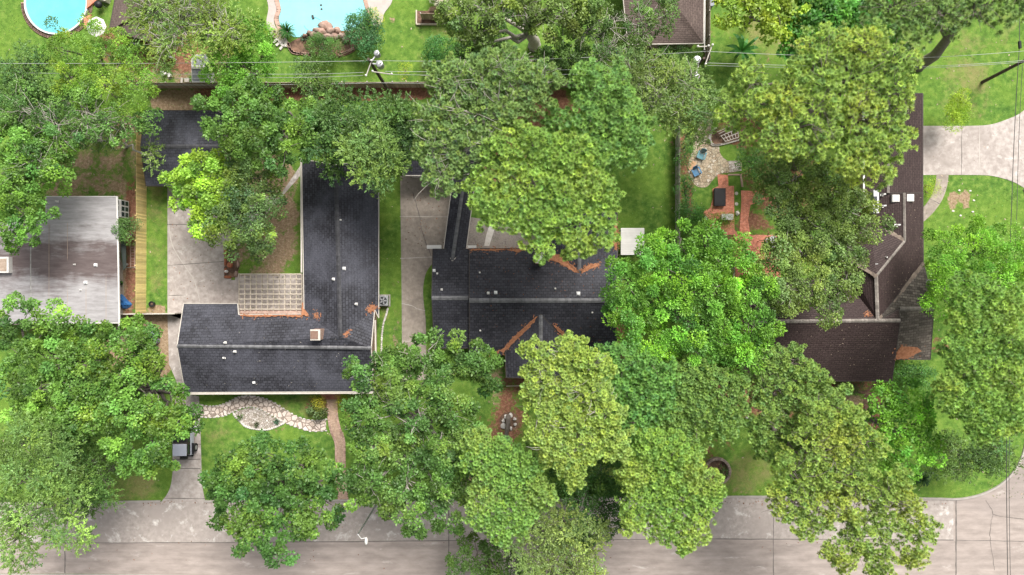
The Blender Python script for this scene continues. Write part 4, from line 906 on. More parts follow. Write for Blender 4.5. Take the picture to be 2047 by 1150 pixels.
def tree(name, kind, label, col, z, lobes, base=None, group=None, cat='tree', bark=None, scale=1.0, dens=1.0, gap=0.0, twigs=8, twup=.0, hue=.10, tr=None, ragged=.24, blend=None):
    SEED[0] += 1; g = np.random.default_rng(SEED[0])
    cl, W = crown_clumps(lobes, z, (STY[kind][4] * 2.2 if kind != 'pine' else 27.0 / scale ** 2) * dens, g, gap, ragged, {'pine': .305 * scale, 'feather': .62, 'big': .70 * min(1, scale + .1), 'shrub': .3}.get(kind, .74 * (.5 + .5 * scale)) / math.sqrt(max(.6, min(dens, 1.3))) * (1 if z > 3.5 else .55), .96 if kind == 'pine' else .97)
    tot = sum(w_[3] ** 2 for w_ in W); bx = sum(w_[0] * w_[3] ** 2 for w_ in W) / tot; by = sum(w_[1] * w_[3] ** 2 for w_ in W) / tot
    if base: q = P(*base); bx, by = q.x, q.y
    else:      # trunks grow with a slight lean
        dl = min(2.2, .5 * z / CH * math.hypot(bx, by)); dd = math.hypot(bx, by) or 1; bx += bx / dd * dl; by += by / dd * dl
    root = thing(name, label, cat, (bx, by, 0), group)
    if tr is None: tr = .12 + .022 * math.sqrt(tot) + .008 * z
    bark = bark or M_BARK; mb = MB(); hf = z * (.5 if kind == 'pine' else .32); cx = sum(w_[0] for w_ in W) / len(W); cy = sum(w_[1] for w_ in W) / len(W)
    fork = Vector((bx + (cx - bx) * .3, by + (cy - by) * .3, hf))
    top = Vector((bx + (cx - bx) * .5, by + (cy - by) * .5, z * .72))
    mb.tube([(bx, by, -.1), (bx, by, .25), (bx * .9 + fork.x * .1, by * .9 + fork.y * .1, hf * .4), fork, top], [tr * 1.7, tr * 1.15, tr, tr * .8, tr * .45], 10)
    ub = MB()
    for (x, y, zt, r, h) in W:
        if z > 7 and r < 1.3: continue
        c = Vector((x, y, zt - h * .75)); st = fork if g.random() < .5 or kind != 'pine' else top
        limb(mb, st, c, tr * .45, .07 + .012 * r, g, .15, 6, 6)
        d = np.hypot(cl[:, 0] - x, cl[:, 1] - y); near = np.where(d < r * 1.15)[0]
        if len(near):
            for k in g.choice(near, min(len(near), max(2, int(twigs * r / 2))), replace=False):
                e = cl[k, :3].copy(); e[2] += twup; s = np.array(c) + g.normal(0, .15 * r, 3) * [1, 1, .3]; s[2] = min(s[2], e[2] - .2)
                mid = s * .5 + e * .5
                limb(ub, s, e, .045 + .006 * r, .012, g, .16, 4, 4)
                if twup > 0:
                    for _ in range(2): limb(ub, mid + g.normal(0, .05, 3), e + g.normal(0, .6, 3) * [1, 1, .4], .028, .01, g, .12, 3, 3)
    t_ = mb.build('trunk', bark, root, smooth=True)
    if ub.v: ub.build('branches', bark, t_, smooth=True)
    V, c = foliage(kind, cl, col, g, scale, hue)
    if blend is not None:   # a second leaf colour in whole sprays
        ctr = V.mean(1); m_ = (np.sin(ctr[:, 0] * 1.1 + SEED[0]) + np.sin(ctr[:, 1] * 1.3 + SEED[0] * 2) + g.normal(0, .5, len(V))) > .6
        rat = np.array(blend) / np.array(col)
        c = np.where(m_.reshape([-1] + [1] * (c.ndim - 1)), c * rat, c)
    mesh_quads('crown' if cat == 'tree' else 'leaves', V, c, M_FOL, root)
    return root
# leaf colours (base colours of the leaves)
OLIVE = (.075, .115, .032); OAK = (.062, .105, .030); DOAK = (.040, .085, .022); PINE = (.095, .130, .036); PINEY = (.150, .180, .040); PINEG = (.070, .125, .036)
LIME = (.135, .215, .030); VIVID = (.060, .200, .030); FEATH = (.075, .120, .045); DARK = (.030, .072, .022); YEL = (.19, .23, .04); FRESH = (.075, .150, .028)
T = [
 # name, kind, label, colour, crown top height, lobes (pixel x, y, radius[, dz]), extras
 ('shade_tree', 'feather', 'dark feathery tree at the left edge, upper left of the yellow green tree', (.052, .100, .035), 9, [(35, 130, 48), (70, 175, 45), (20, 200, 45), (100, 215, 40)], dict(gap=.12)),
 ('lime_tree', 'bright', 'yellow green tree under the power lines between the round pool and the wooden fence', (.100, .185, .032), 9.5, [(120, 95, 40), (185, 100, 48), (240, 120, 50), (130, 150, 42), (200, 165, 52), (265, 165, 42)], dict(hue=.12, base=(230, 170), scale=.85, blend=(.135, .20, .03))),
 ('hackberry_tree', 'oak', 'grey green tree with long bare pale branches reaching over the yellow fence', (.064, .128, .036), 10, [(30, 215, 62), (95, 250, 60), (165, 225, 55), (225, 240, 42, -1), (290, 240, 26, -1.5), (60, 320, 45)], dict(gap=.22, twigs=16, twup=.5, bark=M_PALEBARK, dens=.85, scale=.85)),
 ('sapling_spray', 'feather', 'sparse half bare branch crown hanging across the yellow fence onto the garage', (.085, .135, .042), 7, [(190, 262, 28), (240, 268, 20), (298, 308, 20, -.5), (150, 280, 24)], dict(gap=.3, twigs=26, twup=.5, bark=M_PALEBARK, dens=.6)),
 ('oak_tree', 'oak', 'bright green tree at the left edge whose crown overhangs the grey roof', (.070, .145, .030), 10, [(25, 290, 55), (60, 340, 52), (15, 390, 50), (45, 430, 42), (18, 470, 34), (95, 300, 40, -1)], dict(hue=.12, base=(60, 345), scale=.95)),
 ('pale_branch_tree', 'feather', 'broad olive tree with many pale bare branches beside the small grey shed', (.115, .170, .042), 10.5, [(300, 20, 50), (360, 50, 52), (420, 30, 52), (385, -10, 60), (330, 80, 38), (460, 60, 42), (390, 95, 28)], dict(gap=.16, twigs=26, twup=.55, bark=M_PALEBARK, hue=.14)),
 ('round_green_tree', 'bright', 'bright green tree beside the small grey shed, over the back fence', (.085, .185, .030), 9, [(440, 80, 38), (490, 75, 42), (520, 110, 36), (450, 130, 44), (495, 150, 40), (440, 170, 26), (475, 45, 20)], dict(scale=.95)),
 ('slender_tree', 'feather', 'slim dark tree straddling the wooden back fence left of the utility pole', (.055, .10, .030), 6.5, [(625, 140, 30), (640, 175, 26), (615, 170, 20)], dict(gap=.12)),
 ('big_oak_tree', 'oak', 'large dense green tree behind the long wing of the left house', (.060, .120, .030), 11, [(460, 220, 45), (520, 215, 52), (580, 235, 50), (620, 265, 40), (490, 270, 58), (560, 290, 52), (445, 260, 34)], dict(blend=(.075, .14, .03))),
 ('light_leaved_tree', 'oak', 'yellow green tree over the rear drive between garage and patio', (.135, .230, .034), 9, [(395, 345, 42), (430, 385, 42), (380, 390, 30), (415, 430, 32), (350, 360, 14, -1)], dict(hue=.12, dens=1.4, twigs=4)),
 ('grey_green_tree', 'oak', 'grey green round tree over the brown yard left of the long roof wing', (.062, .105, .040), 9.5, [(480, 350, 50), (515, 400, 46), (470, 420, 50), (500, 460, 42), (445, 460, 36)], dict(scale=.85, dens=1.4, twigs=5, blend=(.085, .13, .03))),
 ('drooping_tree', 'feather', 'dark drooping tree over the far end of the long roof wing', (.046, .090, .028), 11, [(670, 230, 46), (720, 235, 50), (780, 230, 52), (700, 290, 48), (810, 280, 44), (655, 280, 36)], dict(scale=1.2)),
 ('light_drooping_tree', 'feather', 'paler drooping tree leaning over the roof end beside the side driveway', (.085, .140, .042), 12, [(740, 285, 38), (770, 320, 40), (750, 345, 26)], dict(scale=1.15, dens=1.3)),
 ('pine_tree', 'pine', 'tall olive pine behind the middle garage, its crown crossing the wooden fence', (.082, .132, .042), 16, [(900, 165, 50), (960, 150, 55), (1020, 145, 55), (1075, 155, 42), (880, 230, 52), (950, 225, 60), (1010, 220, 50), (860, 290, 42), (920, 300, 52), (975, 295, 40), (880, 350, 38), (1060, 205, 36)], dict(gap=.12, twigs=14, twup=.3, scale=.85, bark=M_PALEBARK)),
 ('pine_tree', 'pine', 'big yellow green pine crown overhanging the rear roof of the middle house', (.098, .165, .034), 17, [(1010, 300, 48), (1075, 300, 52), (1140, 310, 55), (1180, 340, 50), (990, 350, 48), (1060, 365, 62), (1130, 380, 58), (1200, 390, 42), (960, 400, 26), (1010, 420, 48), (1080, 440, 50), (1150, 450, 48), (1085, 500, 24), (1200, 480, 28), (1160, 490, 34), (1210, 440, 26)], dict(twigs=8, gap=.08, blend=(.120, .178, .036))),
 ('pine_tree', 'pine', 'pine above the rear lawn between the two biggest pine crowns and the feathery grey tree', (.078, .148, .036), 16, [(1175, 150, 34), (1200, 185, 45), (1235, 175, 42), (1180, 235, 50), (1245, 235, 52), (1270, 260, 34), (1215, 285, 50), (1265, 300, 34), (1115, 240, 34, -2)], dict(twigs=8)),
 ('willow_tree', 'feather', 'soft grey green tree with bare twigs left of the transformer pole', (.092, .142, .046), 11, [(1270, 150, 48), (1330, 160, 46), (1385, 175, 44), (1300, 205, 50), (1365, 220, 46), (1390, 250, 26), (1235, 150, 28)], dict(twigs=14, twup=.45, bark=M_PALEBARK, gap=.06)),
 ('top_oak_tree', 'oak', 'olive tree at the top edge with its thick grey trunk bare in the lawn', (.080, .120, .034), 12, [(930, 15, 45), (985, 30, 48), (1040, 5, 50), (1095, 25, 48), (1140, 20, 45), (950, 75, 36, -2), (1120, 60, 34, -1)], dict(base=(1068, 92), gap=.16, twigs=14, twup=.4, bark=M_PALEBARK, tr=.55)),
 ('understory_tree', 'oak', 'low dark tree between the two fences below the top olive tree', (.050, .095, .026), 6, [(940, 100, 38), (985, 85, 30), (960, 130, 30), (915, 60, 26), (1150, 110, 40), (1110, 120, 30)], dict(gap=.15)),
 ('white_branched_tree', 'oak', 'dark leaved tree with white forked branches against the taupe hip roof', (.060, .105, .034), 10, [(1170, 60, 42), (1215, 40, 40), (1280, 50, 42), (1330, 35, 30), (1210, 100, 40), (1260, 90, 30), (1310, 15, 30), (1150, 105, 30)], dict(gap=.24, twigs=26, twup=.6, bark=M_PALEBARK, dens=.9, scale=.85)),
 ('lime_leaved_tree', 'big', 'bright lime tree cut by the top edge right of the grey fence', (.160, .230, .035), 9, [(1470, 5, 34), (1530, 10, 40), (1560, 45, 34), (1585, 5, 34), (1505, -20, 40)], dict(hue=.1)),
 ('dark_green_tree', 'big', 'deep green round tree behind the biggest pine at the top right', (.040, .115, .022), 9, [(1625, 30, 42), (1680, 30, 45), (1600, 75, 38), (1655, 85, 45), (1715, 70, 40), (1740, 30, 35), (1780, 90, 34)], dict(hue=.12)),
 ('leaning_pine_tree', 'pine', 'pine at the top right corner whose long forked trunk leans across the lawn', (.075, .122, .036), 15, [(1790, 10, 50), (1840, 30, 45), (1900, 20, 45), (1960, 5, 40), (2020, 20, 34), (1760, 50, 36), (1830, 70, 30), (1880, -20, 50), (2030, -20, 40)], dict(base=(1836, 131), gap=.18, twigs=14, twup=.35, tr=.5, dens=.85, bark=pmat('grey_bark', (.17, .145, .125), (.27, .24, .21), 4, .9, bump=.5))),
 ('giant_pine_tree', 'pine', 'largest pine crown, right of the flagstone terrace and over the brown roof', (.118, .178, .040), 18, [(1640, 100, 42), (1700, 95, 42), (1745, 90, 42), (1790, 125, 46), (1800, 175, 42), (1720, 150, 52), (1650, 155, 48), (1600, 130, 30), (1585, 190, 45), (1660, 210, 45), (1720, 220, 48), (1780, 230, 45), (1530, 205, 38), (1600, 250, 48), (1560, 275, 40), (1650, 265, 42), (1740, 280, 42), (1790, 285, 36), (1700, 320, 34), (1760, 345, 30), (1500, 160, 40, -2), (1480, 220, 40, -2), (1510, 270, 30, -2), (1825, 265, 12, -2)], dict(base=(1590, 330), gap=.12, twigs=12, twup=.25, blend=(.145, .190, .038))),
 ('live_oak_tree', 'oak', 'wide dark olive oak with pale limbs covering the back of the brown roof', (.094, .142, .044), 12, [(1556, 330, 38), (1600, 350, 45), (1660, 370, 46), (1700, 420, 45), (1735, 450, 34), (1556, 394, 34), (1590, 420, 52), (1650, 450, 52), (1572, 470, 36), (1620, 510, 55), (1690, 500, 45), (1560, 530, 42), (1545, 580, 34), (1562, 505, 34), (1640, 575, 52), (1695, 560, 40), (1660, 620, 28), (1590, 590, 36)], dict(scale=.88, dens=1.3, twigs=7, twup=.25, bark=M_PALEBARK, blend=(.115, .160, .046))),
 ('maple_tree', 'bright', 'huge vivid green round tree between the middle house and the brick patio', (.082, .182, .034), 13, [(1322, 506, 42), (1366, 492, 50), (1420, 500, 50), (1470, 530, 48), (1256, 566, 42), (1310, 560, 58, .6), (1370, 570, 62, 1), (1435, 590, 60, .8), (1500, 590, 48), (1255, 620, 42), (1310, 630, 50), (1380, 650, 55, .4), (1450, 660, 50), (1510, 650, 42), (1320, 690, 40), (1400, 700, 40), (1480, 700, 40), (1270, 665, 30), (1455, 735, 26, -1)], dict(hue=.16, blend=(.10, .22, .03))),
 ('ash_tree', 'bright', 'bright green tree on the right lawn below the small curved path', (.100, .215, .030), 9, [(1920, 490, 45), (1970, 480, 42), (2020, 510, 42), (1900, 540, 42), (1960, 545, 50), (2020, 560, 40), (1895, 590, 34), (1940, 600, 40)], dict(hue=.12, scale=.9)),
 ('side_pine_tree', 'pine', 'tall pine on the right edge covering the corner lawn beside the brown roof', (.090, .160, .034), 15, [(1960, 590, 48), (2015, 620, 48), (1938, 640, 36), (1980, 670, 50), (2035, 690, 45), (1922, 700, 36), (1950, 730, 50), (2005, 750, 50), (1922, 795, 42), (1970, 810, 48), (2025, 810, 42), (1980, 855, 36), (1905, 765, 26), (2032, 850, 24)], dict(blend=(.11, .17, .035), twigs=6, scale=.85, base=(1925, 745))),
 ('glossy_tree', 'big', 'glossy bright green round tree right of the earth path, below the brown roof', (.088, .200, .030), 10.5, [(1770, 810, 34), (1820, 805, 36), (1785, 850, 42), (1840, 850, 40), (1860, 890, 30), (1800, 900, 42), (1750, 880, 26), (1830, 925, 28), (1780, 935, 24, -1)], dict(scale=.85, hue=.12)),
 ('corner_shrub_tree', 'feather', 'low dark thin crown near the street corner below the side pine', (.055, .095, .030), 6, [(1890, 890, 36), (1930, 915, 36), (1968, 925, 30), (1995, 905, 34), (1900, 940, 24)], dict(gap=.12)),
 ('street_pine_tree', 'pine', 'large open pine leaning over the street at the lower right, branches showing', (.108, .162, .036), 16, [(1650, 850, 42), (1700, 840, 34), (1620, 900, 46), (1680, 910, 50), (1735, 890, 38), (1590, 950, 42), (1650, 960, 50), (1720, 960, 45), (1580, 1010, 42), (1640, 1025, 46), (1700, 1020, 42), (1770, 1000, 38), (1820, 1010, 34), (1850, 1060, 28), (1790, 1060, 36), (1730, 1080, 40), (1830, 1110, 30), (1690, 1110, 36), (1770, 1130, 36), (1610, 1060, 24), (1800, 960, 28)], dict(base=(1530, 855), gap=.26, twigs=16, twup=.25, tr=.5, scale=.72, blend=(.14, .180, .036))),
 ('front_pine_tree', 'pine', 'flat olive pine in front of the brown house left of the white post sign', (.088, .145, .036), 13, [(1540, 730, 36), (1590, 730, 36), (1630, 760, 34), (1550, 780, 42), (1610, 800, 46), (1660, 810, 40), (1530, 830, 36), (1580, 860, 44), (1640, 850, 40), (1550, 900, 34), (1520, 870, 24)], dict(gap=.22, twigs=12, twup=.2, scale=.7, dens=1.0)),
 ('yellow_pine_tree', 'pine', 'yellow green pine in front of the middle house, the palest crown', (.138, .192, .046), 16, [(1080, 715, 38), (1130, 710, 42), (1180, 730, 40), (1070, 760, 34), (1120, 770, 48), (1180, 785, 48), (1210, 830, 42), (1086, 830, 40), (1140, 840, 52), (1110, 890, 46), (1170, 890, 46), (1225, 880, 34), (1140, 935, 36), (1072, 872, 22), (1240, 900, 24), (1150, 960, 20)], dict(base=(1068, 748), gap=.14, twigs=10, twup=.2, bark=M_PALEBARK, tr=.28, scale=.75, blend=(.135, .190, .04))),
 ('green_pine_tree', 'pine', 'mid green pine directly right of the palest pine crown', (.068, .148, .036), 14, [(1240, 720, 42), (1290, 740, 48), (1250, 780, 42), (1300, 800, 48), (1270, 850, 42), (1330, 760, 36)], dict(twigs=8, scale=.85)),
 ('olive_pine_tree', 'pine', 'hazy olive pine below the vivid round tree', (.080, .138, .034), 13, [(1370, 760, 48), (1430, 770, 48), (1460, 810, 40), (1400, 830, 50), (1340, 840, 40), (1450, 860, 30), (1380, 890, 42), (1475, 770, 24)], dict(twigs=6, scale=.68, gap=.06)),
 ('kerbside_pine_tree', 'pine', 'pine over the kerb left of the round stone planter', (.098, .168, .034), 15, [(1300, 900, 38), (1350, 910, 42), (1382, 938, 36), (1422, 976, 34), (1270, 950, 34), (1330, 965, 50), (1390, 990, 44), (1290, 1010, 46), (1350, 1030, 48), (1390, 1060, 34), (1320, 1060, 30), (1370, 1085, 26), (1270, 1045, 26)], dict(blend=(.125, .180, .038), twigs=6, scale=.78)),
 ('ringed_pine_tree', 'pine', 'green pine over the kerb whose trunk rises from the ring of white stones', (.088, .162, .036), 15, [(955, 888, 32), (950, 920, 38), (1003, 908, 34), (1040, 930, 40), (985, 955, 44), (1050, 980, 44), (1085, 990, 28), (980, 1010, 42), (1030, 1035, 42), (960, 1040, 28), (1000, 1070, 26)], dict(base=(1016, 832), tr=.22, twigs=8, blend=(.108, .168, .04), scale=.8)),
 ('street_oak_tree', 'oak', 'biggest dark green oak, between the brick walk and the ring of white stones', (.052, .106, .028), 13, [(740, 760, 48), (800, 745, 46), (850, 710, 36), (900, 700, 34), (940, 730, 34), (860, 770, 48), (720, 830, 44), (780, 830, 52), (840, 840, 52), (900, 820, 42), (740, 900, 48), (800, 910, 52), (870, 910, 52), (930, 880, 36), (745, 970, 46), (810, 985, 52), (870, 980, 46), (835, 1045, 34), (890, 1040, 32), (930, 960, 36, -2), (980, 745, 30, -2)], dict(twigs=8, twup=.3, bark=M_PALEBARK, blend=(.080, .135, .036))),
 ('lawn_oak_tree', 'oak', 'dark green oak over the street between the drive and the brick walk', (.040, .090, .024), 12, [(480, 940, 44), (540, 930, 46), (600, 935, 46), (640, 965, 38), (450, 990, 42), (510, 990, 54), (580, 995, 54), (640, 1005, 38), (480, 1040, 46), (550, 1050, 50), (610, 1045, 36), (510, 1090, 34), (560, 1095, 28), (425, 965, 20)], dict(hue=.1, blend=(.075, .135, .03), scale=1.05)),
 ('front_oak_tree', 'oak', 'wide green oak left of the front drive, shading the parked vehicle', (.060, .125, .028), 12, [(200, 690, 46), (255, 690, 42), (280, 730, 42), (150, 730, 44), (215, 755, 54), (290, 790, 46), (180, 820, 52), (240, 830, 54), (310, 840, 46), (350, 835, 36), (358, 856, 16, -1), (240, 890, 46), (300, 895, 42), (315, 925, 24), (225, 868, 24)], dict(blend=(.090, .155, .030), hue=.1)),
 ('edge_oak_tree', 'oak', 'light green oak at the left edge below the grey roof', (.080, .155, .034), 12, [(30, 650, 42), (90, 650, 42), (40, 710, 52), (110, 720, 50), (70, 790, 56), (130, 790, 46), (20, 780, 44), (100, 850, 44)], dict(hue=.12, blend=(.055, .11, .028))),
 ('street_elm_tree', 'feather', 'hazy light tree at the lower left corner over the kerb', (.088, .148, .046), 13, [(30, 890, 48), (95, 890, 42), (40, 960, 48), (105, 935, 42), (60, 1030, 48), (125, 1005, 38), (20, 1080, 40), (145, 1075, 26), (60, 1100, 20)], dict(gap=.12, twigs=8)),
 ('understory_elm_tree', 'feather', 'dark green low tree between the hazy corner tree and the lower left lawn', (.055, .105, .032), 8, [(170, 930, 44), (200, 975, 38), (150, 980, 40)], dict()),
 ('shadowed_tree', 'oak', 'dark green tree over the kerb tucked between the palest pine and the kerbside pine', (.030, .072, .020), 9, [(1150, 960, 44), (1200, 950, 44), (1150, 1020, 46), (1210, 1020, 44), (1190, 1060, 34), (1140, 1060, 26), (1220, 980, 30)], dict(scale=.85)),
 ('roadside_tree', 'feather', 'pale green tree cut by the bottom edge, over the middle of the street', (.105, .150, .052), 12, [(1080, 1060, 40), (1130, 1060, 42), (1175, 1080, 32), (1070, 1110, 42), (1130, 1120, 46), (1160, 1150, 40), (1100, 1160, 46)], dict(gap=.14, twigs=10, twup=.2)),
 ('bottom_oak_tree', 'oak', 'dark green tree cut by the bottom edge right of the street joint', (.044, .085, .024), 9, [(950, 1125, 40), (995, 1125, 34), (920, 1145, 26), (965, 1165, 50), (1020, 1150, 28)], dict(scale=.9)),
]
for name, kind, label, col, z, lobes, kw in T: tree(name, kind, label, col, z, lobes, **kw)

SH = [
 ('shrub', 'big', 'blue green shrub with big leaves at the right side of the rock waterfall', (.040, .105, .045), 2.6, [(705, 42, 20), (735, 40, 18), (715, 70, 22), (745, 72, 18), (735, 88, 18)], dict(scale=.62)),
 ('shrub', 'oak', 'green mound of plants right in front of the rock waterfall', (.050, .110, .028), 1.6, [(640, 90, 22), (660, 100, 20), (645, 105, 18), (625, 85, 14)], dict(scale=.6)),
 ('shrub', 'big', 'round dark green shrub on the lawn below the raised bed', (.045, .125, .035), 2.4, [(868, 95, 22), (885, 110, 24), (870, 125, 20), (900, 90, 16)], dict(scale=.6)),
 ('shrub', 'bright', 'small yellow shrub on the lawn right of the utility pole', (.36, .38, .03), 1.0, [(809, 142, 10)], dict(scale=.5)),
 ('shrub', 'bright', 'yellow tufted plant at the left end of the pool paving', (.24, .27, .03), 1.0, [(547, 61, 12)], dict(scale=.6)),
 ('shrub', 'bright', 'yellow tufted plant on the pool paving right of the blue green shrub', (.24, .27, .03), 1.0, [(754, 34, 12)], dict(scale=.6)),
 ('young_tree', 'bright', 'thin yellow green sapling on the upper right lawn above the wide driveway', (.17, .25, .03), 3.2, [(1915, 222, 18), (1925, 200, 12), (1908, 240, 10)], dict(scale=.75, gap=.1)),
 ('shrub', 'bright', 'small yellow green shrub where the curved path meets the driveway', (.18, .25, .03), 1.0, [(1853, 370, 9), (1855, 385, 5)], dict(scale=.55)),
 ('hedge', 'big', 'leafy hedge along the right side of the grey vertical fence above the blue chairs', (.042, .105, .026), 2.0, [(1372, 270, 15), (1372, 295, 16), (1370, 315, 14)], dict(scale=.55)),
 ('hedge', 'big', 'leafy hedge along the right side of the grey vertical fence level with the brick patio', (.040, .110, .026), 2.0, [(1368, 360, 13), (1370, 385, 15), (1378, 420, 22), (1395, 428, 18), (1372, 440, 20)], dict(scale=.55)),
 ('shrub', 'big', 'white flowered shrub beside the brown house front near the earth path', (.050, .120, .032), 2.2, [(1795, 745, 18), (1815, 755, 20), (1850, 745, 22), (1835, 765, 18)], dict(scale=.6)),
 ('shrub', 'oak', 'green shrub between the grey roof wall and the yellow fence', (.060, .115, .036), 2.6, [(247, 458, 16), (258, 470, 12), (252, 445, 12)], dict(scale=.7)),
 ('shrub', 'bright', 'yellow flowering shrub left of the front stoop', (.26, .25, .03), .9, [(632, 798, 9), (640, 808, 6)], dict(scale=.5)),
 ('shrub', 'bright', 'yellow flowering shrub right of the front stoop', (.24, .25, .03), .9, [(686, 797, 9), (680, 808, 5)], dict(scale=.5)),
 ('shrub', 'shrub', 'dark low shrub beside the brick walk below the yellow shrub', (.055, .08, .03), .8, [(628, 818, 10), (640, 826, 9)], dict()),
 ('shrub', 'oak', 'flowering shrub with white specks beside the two round bins', (.08, .115, .05), 2.2, [(276, 672, 16), (284, 690, 13), (262, 685, 15)], dict(scale=.6)),
 ('shrub', 'oak', 'dense dark bush behind the white bench plank at the neighbour house', (.060, .115, .03), 2.4, [(1345, 105, 22), (1380, 110, 20), (1360, 130, 22), (1395, 150, 20)], dict(scale=.65)),
 ('shrub', 'big', 'dark shrub mass between flagstone terrace and the wide olive oak', (.036, .085, .022), 3.0, [(1500, 320, 22), (1525, 330, 24), (1545, 365, 22)], dict(scale=.6)),
 ('shrub', 'bright', 'lime sprays of a small plant above the curved garden bed', (.12, .22, .025), 2.2, [(1440, 215, 15), (1450, 235, 12)], dict(scale=.6)),
 ('shrub', 'bright', 'light green plant overhanging the white lidded box', (.11, .21, .03), 3.0, [(1435, 445, 15), (1450, 440, 12)], dict(scale=.6)),
 ('shrub', 'oak', 'low dark shrub under the front wall of the middle house', (.05, .10, .028), 1.2, [(960, 730, 18), (985, 722, 16)], dict(scale=.6)),
 ('shrub', 'oak', 'ground hugging bush in front of the brown house left of the earth path', (.045, .095, .025), .9, [(1690, 772, 12), (1710, 772, 10)], dict(scale=.6)),
]
for name, kind, label, col, z, lobes, kw in SH:
    kw = dict(kw); kw.setdefault('dens', 2.2); tree(name, kind, label, col, z, lobes, cat='sapling' if name == 'young_tree' else name, twigs=4, tr=.04, **kw)

def fan_plant(name, label, cat, x, y, n, L, wd, col, rise=.5, droop=.6, seed=1, z0=.3, seg=4):
    """rosette of arching fronds or blades, leaflets included"""
    g = np.random.default_rng(seed); q = P(x, y); root = thing(name, label, cat, (q.x, q.y, 0)); V = []; C = []
    for i in range(n):
        a = 2 * math.pi * (i + g.uniform(-.2, .2)) / n * 1.0; l = L * g.uniform(.75, 1.1); h = rise * g.uniform(.5, 1.3)
        pts = [np.array([q.x + math.cos(a) * l * t, q.y + math.sin(a) * l * t, z0 + h * math.sin(t * 2.2) - droop * t * t * .5]) for t in np.linspace(0.02, 1, seg + 1)]
        s = np.array([-math.sin(a), math.cos(a), 0]); w_ = wd * g.uniform(.8, 1.2)
        ws = [w_ * (.35 + .65 * math.sin(math.pi * min(1, t * .9 + .12))) for t in np.linspace(0, 1, seg + 1)]; ws[-1] = w_ * .1
        cc = np.array(col) * g.uniform(.75, 1.3)
        for k in range(seg):
            V.append([pts[k] - s * ws[k] / 2, pts[k + 1] - s * ws[k + 1] / 2, pts[k + 1] + s * ws[k + 1] / 2, pts[k] + s * ws[k] / 2]); C.append(cc)
    mesh_quads('fronds', np.array(V), np.array(C), M_FOL, root)
    MB().cyl((q.x, q.y, 0), .12, z0 + .1, 8).build('stem', M_BARK, root); return root
fan_plant('cycad', 'dark green cycad with stiff radiating fronds at the lower left rim of the swimming pool', 'cycad', 578, 68, 34, 1.0, .10, (.035, .11, .025), .7, .5, 3, .5)
fan_plant('cycad', 'dark cycad with an orange centre on the front corner lawn', 'cycad', 1838, 955, 34, .85, .10, (.022, .060, .018), .6, .5, 5, .4)
fan_plant('banana_plant', 'banana plant with long bright blades on the lawn right of the transformer pole', 'banana plant', 1473, 112, 11, 1.75, .34, (.06, .20, .04), 1.2, .5, 9, 1.2, 5)
fan_plant('agave_plant', 'spiky grey green plant left on the rock edging of the pool', 'agave', 610, 78, 18, .55, .07, (.06, .10, .05), .4, .2, 11, .1)
fan_plant('bed_plant', 'small spiky plant at the left end of the gravel bed', 'plant', 482, 833, 14, .42, .07, (.08, .14, .04), .4, .2, 13, .1)
fan_plant('bed_plant', 'blue green spiky plant at the right end of the gravel bed', 'plant', 555, 842, 14, .42, .07, (.05, .12, .07), .4, .2, 14, .1)
fan_plant('bed_plant', 'dark spiky plant in the middle of the gravel bed', 'plant', 515, 848, 14, .36, .07, (.05, .07, .03), .4, .2, 15, .1)

# ------------------------------------------------------------------ fences
def board_fence(label, a, b, h, mat, name='board_fence', boards=True, rails_side=1, bw=.16, capmat=None):
    """a, b: ground pixels of the two ends; boards, rails and posts"""
    a, b = P(*a), P(*b); d = (b - a); L = d.length; d.normalize(); n = Vector((-d.y, d.x, 0)) * rails_side; rz = math.atan2(d.y, d.x)
    root = thing(name, label, 'fence', ((a + b) / 2)[:]); mb = MB(); k = int(L / bw)
    for i in range(k):
        p = a + d * (i + .5) * L / k; hh = h + random.uniform(-.02, .02); mb.box((p.x, p.y, hh / 2), (L / k * .93, .025, hh), rz, random.uniform(.72, 1.2))
    mb.build('boards', mat, root); rb = MB()
    for z in ([.35, h * .55, h - .2]):
        c = (a + b) / 2 + n * .045; rb.box((c.x, c.y, z), (L, .045, .09), rz, 1.0)
    rb.build('rails', capmat or mat, root)
    m = max(1, int(L / 2.4))
    for i in range(m + 1):
        p = a + d * L * i / m + n * .07; MB().box((p.x, p.y, h / 2), (.1, .1, h + .06), rz, random.uniform(.8, 1)).build('post', capmat or mat, root)
    return root
FS = -1
board_fence('tall fence of new yellow pine boards between the grey roofed house and the grass strip', (293.5, 240), (292, 629), 1.9, M_YWOOD, rails_side=FS, capmat=None)
board_fence('weathered wooden back fence running under the utility pole and pines', (300, 177), (1330, 174), 1.85, M_OWOOD, rails_side=1, capmat=M_GWOOD)
board_fence('grey weathered board fence between the rear lawn and the flagstone terrace', (1350, 262), (1350, 640), 1.9, M_GWOOD, rails_side=-1)
board_fence('dark slatted fence with pale top rail right of the taupe hip roof', (1409, -60), (1409, 132), 1.9, M_OWOOD, rails_side=-1, capmat=M_GWOOD)
board_fence('short pale fence closing the gap between yellow fence and left house', (243, 628), (366, 627), 1.75, M_GWOOD, rails_side=1, capmat=M_GUTTER)
board_fence('short grey fence beside the raised bed at the top edge', (937, -60), (937, 64), 1.8, M_GWOOD, rails_side=1)
board_fence('brown fence panel standing behind the raised planting bed', (845, 41), (905, 40), 1.7, M_OWOOD, rails_side=1, capmat=M_GWOOD)
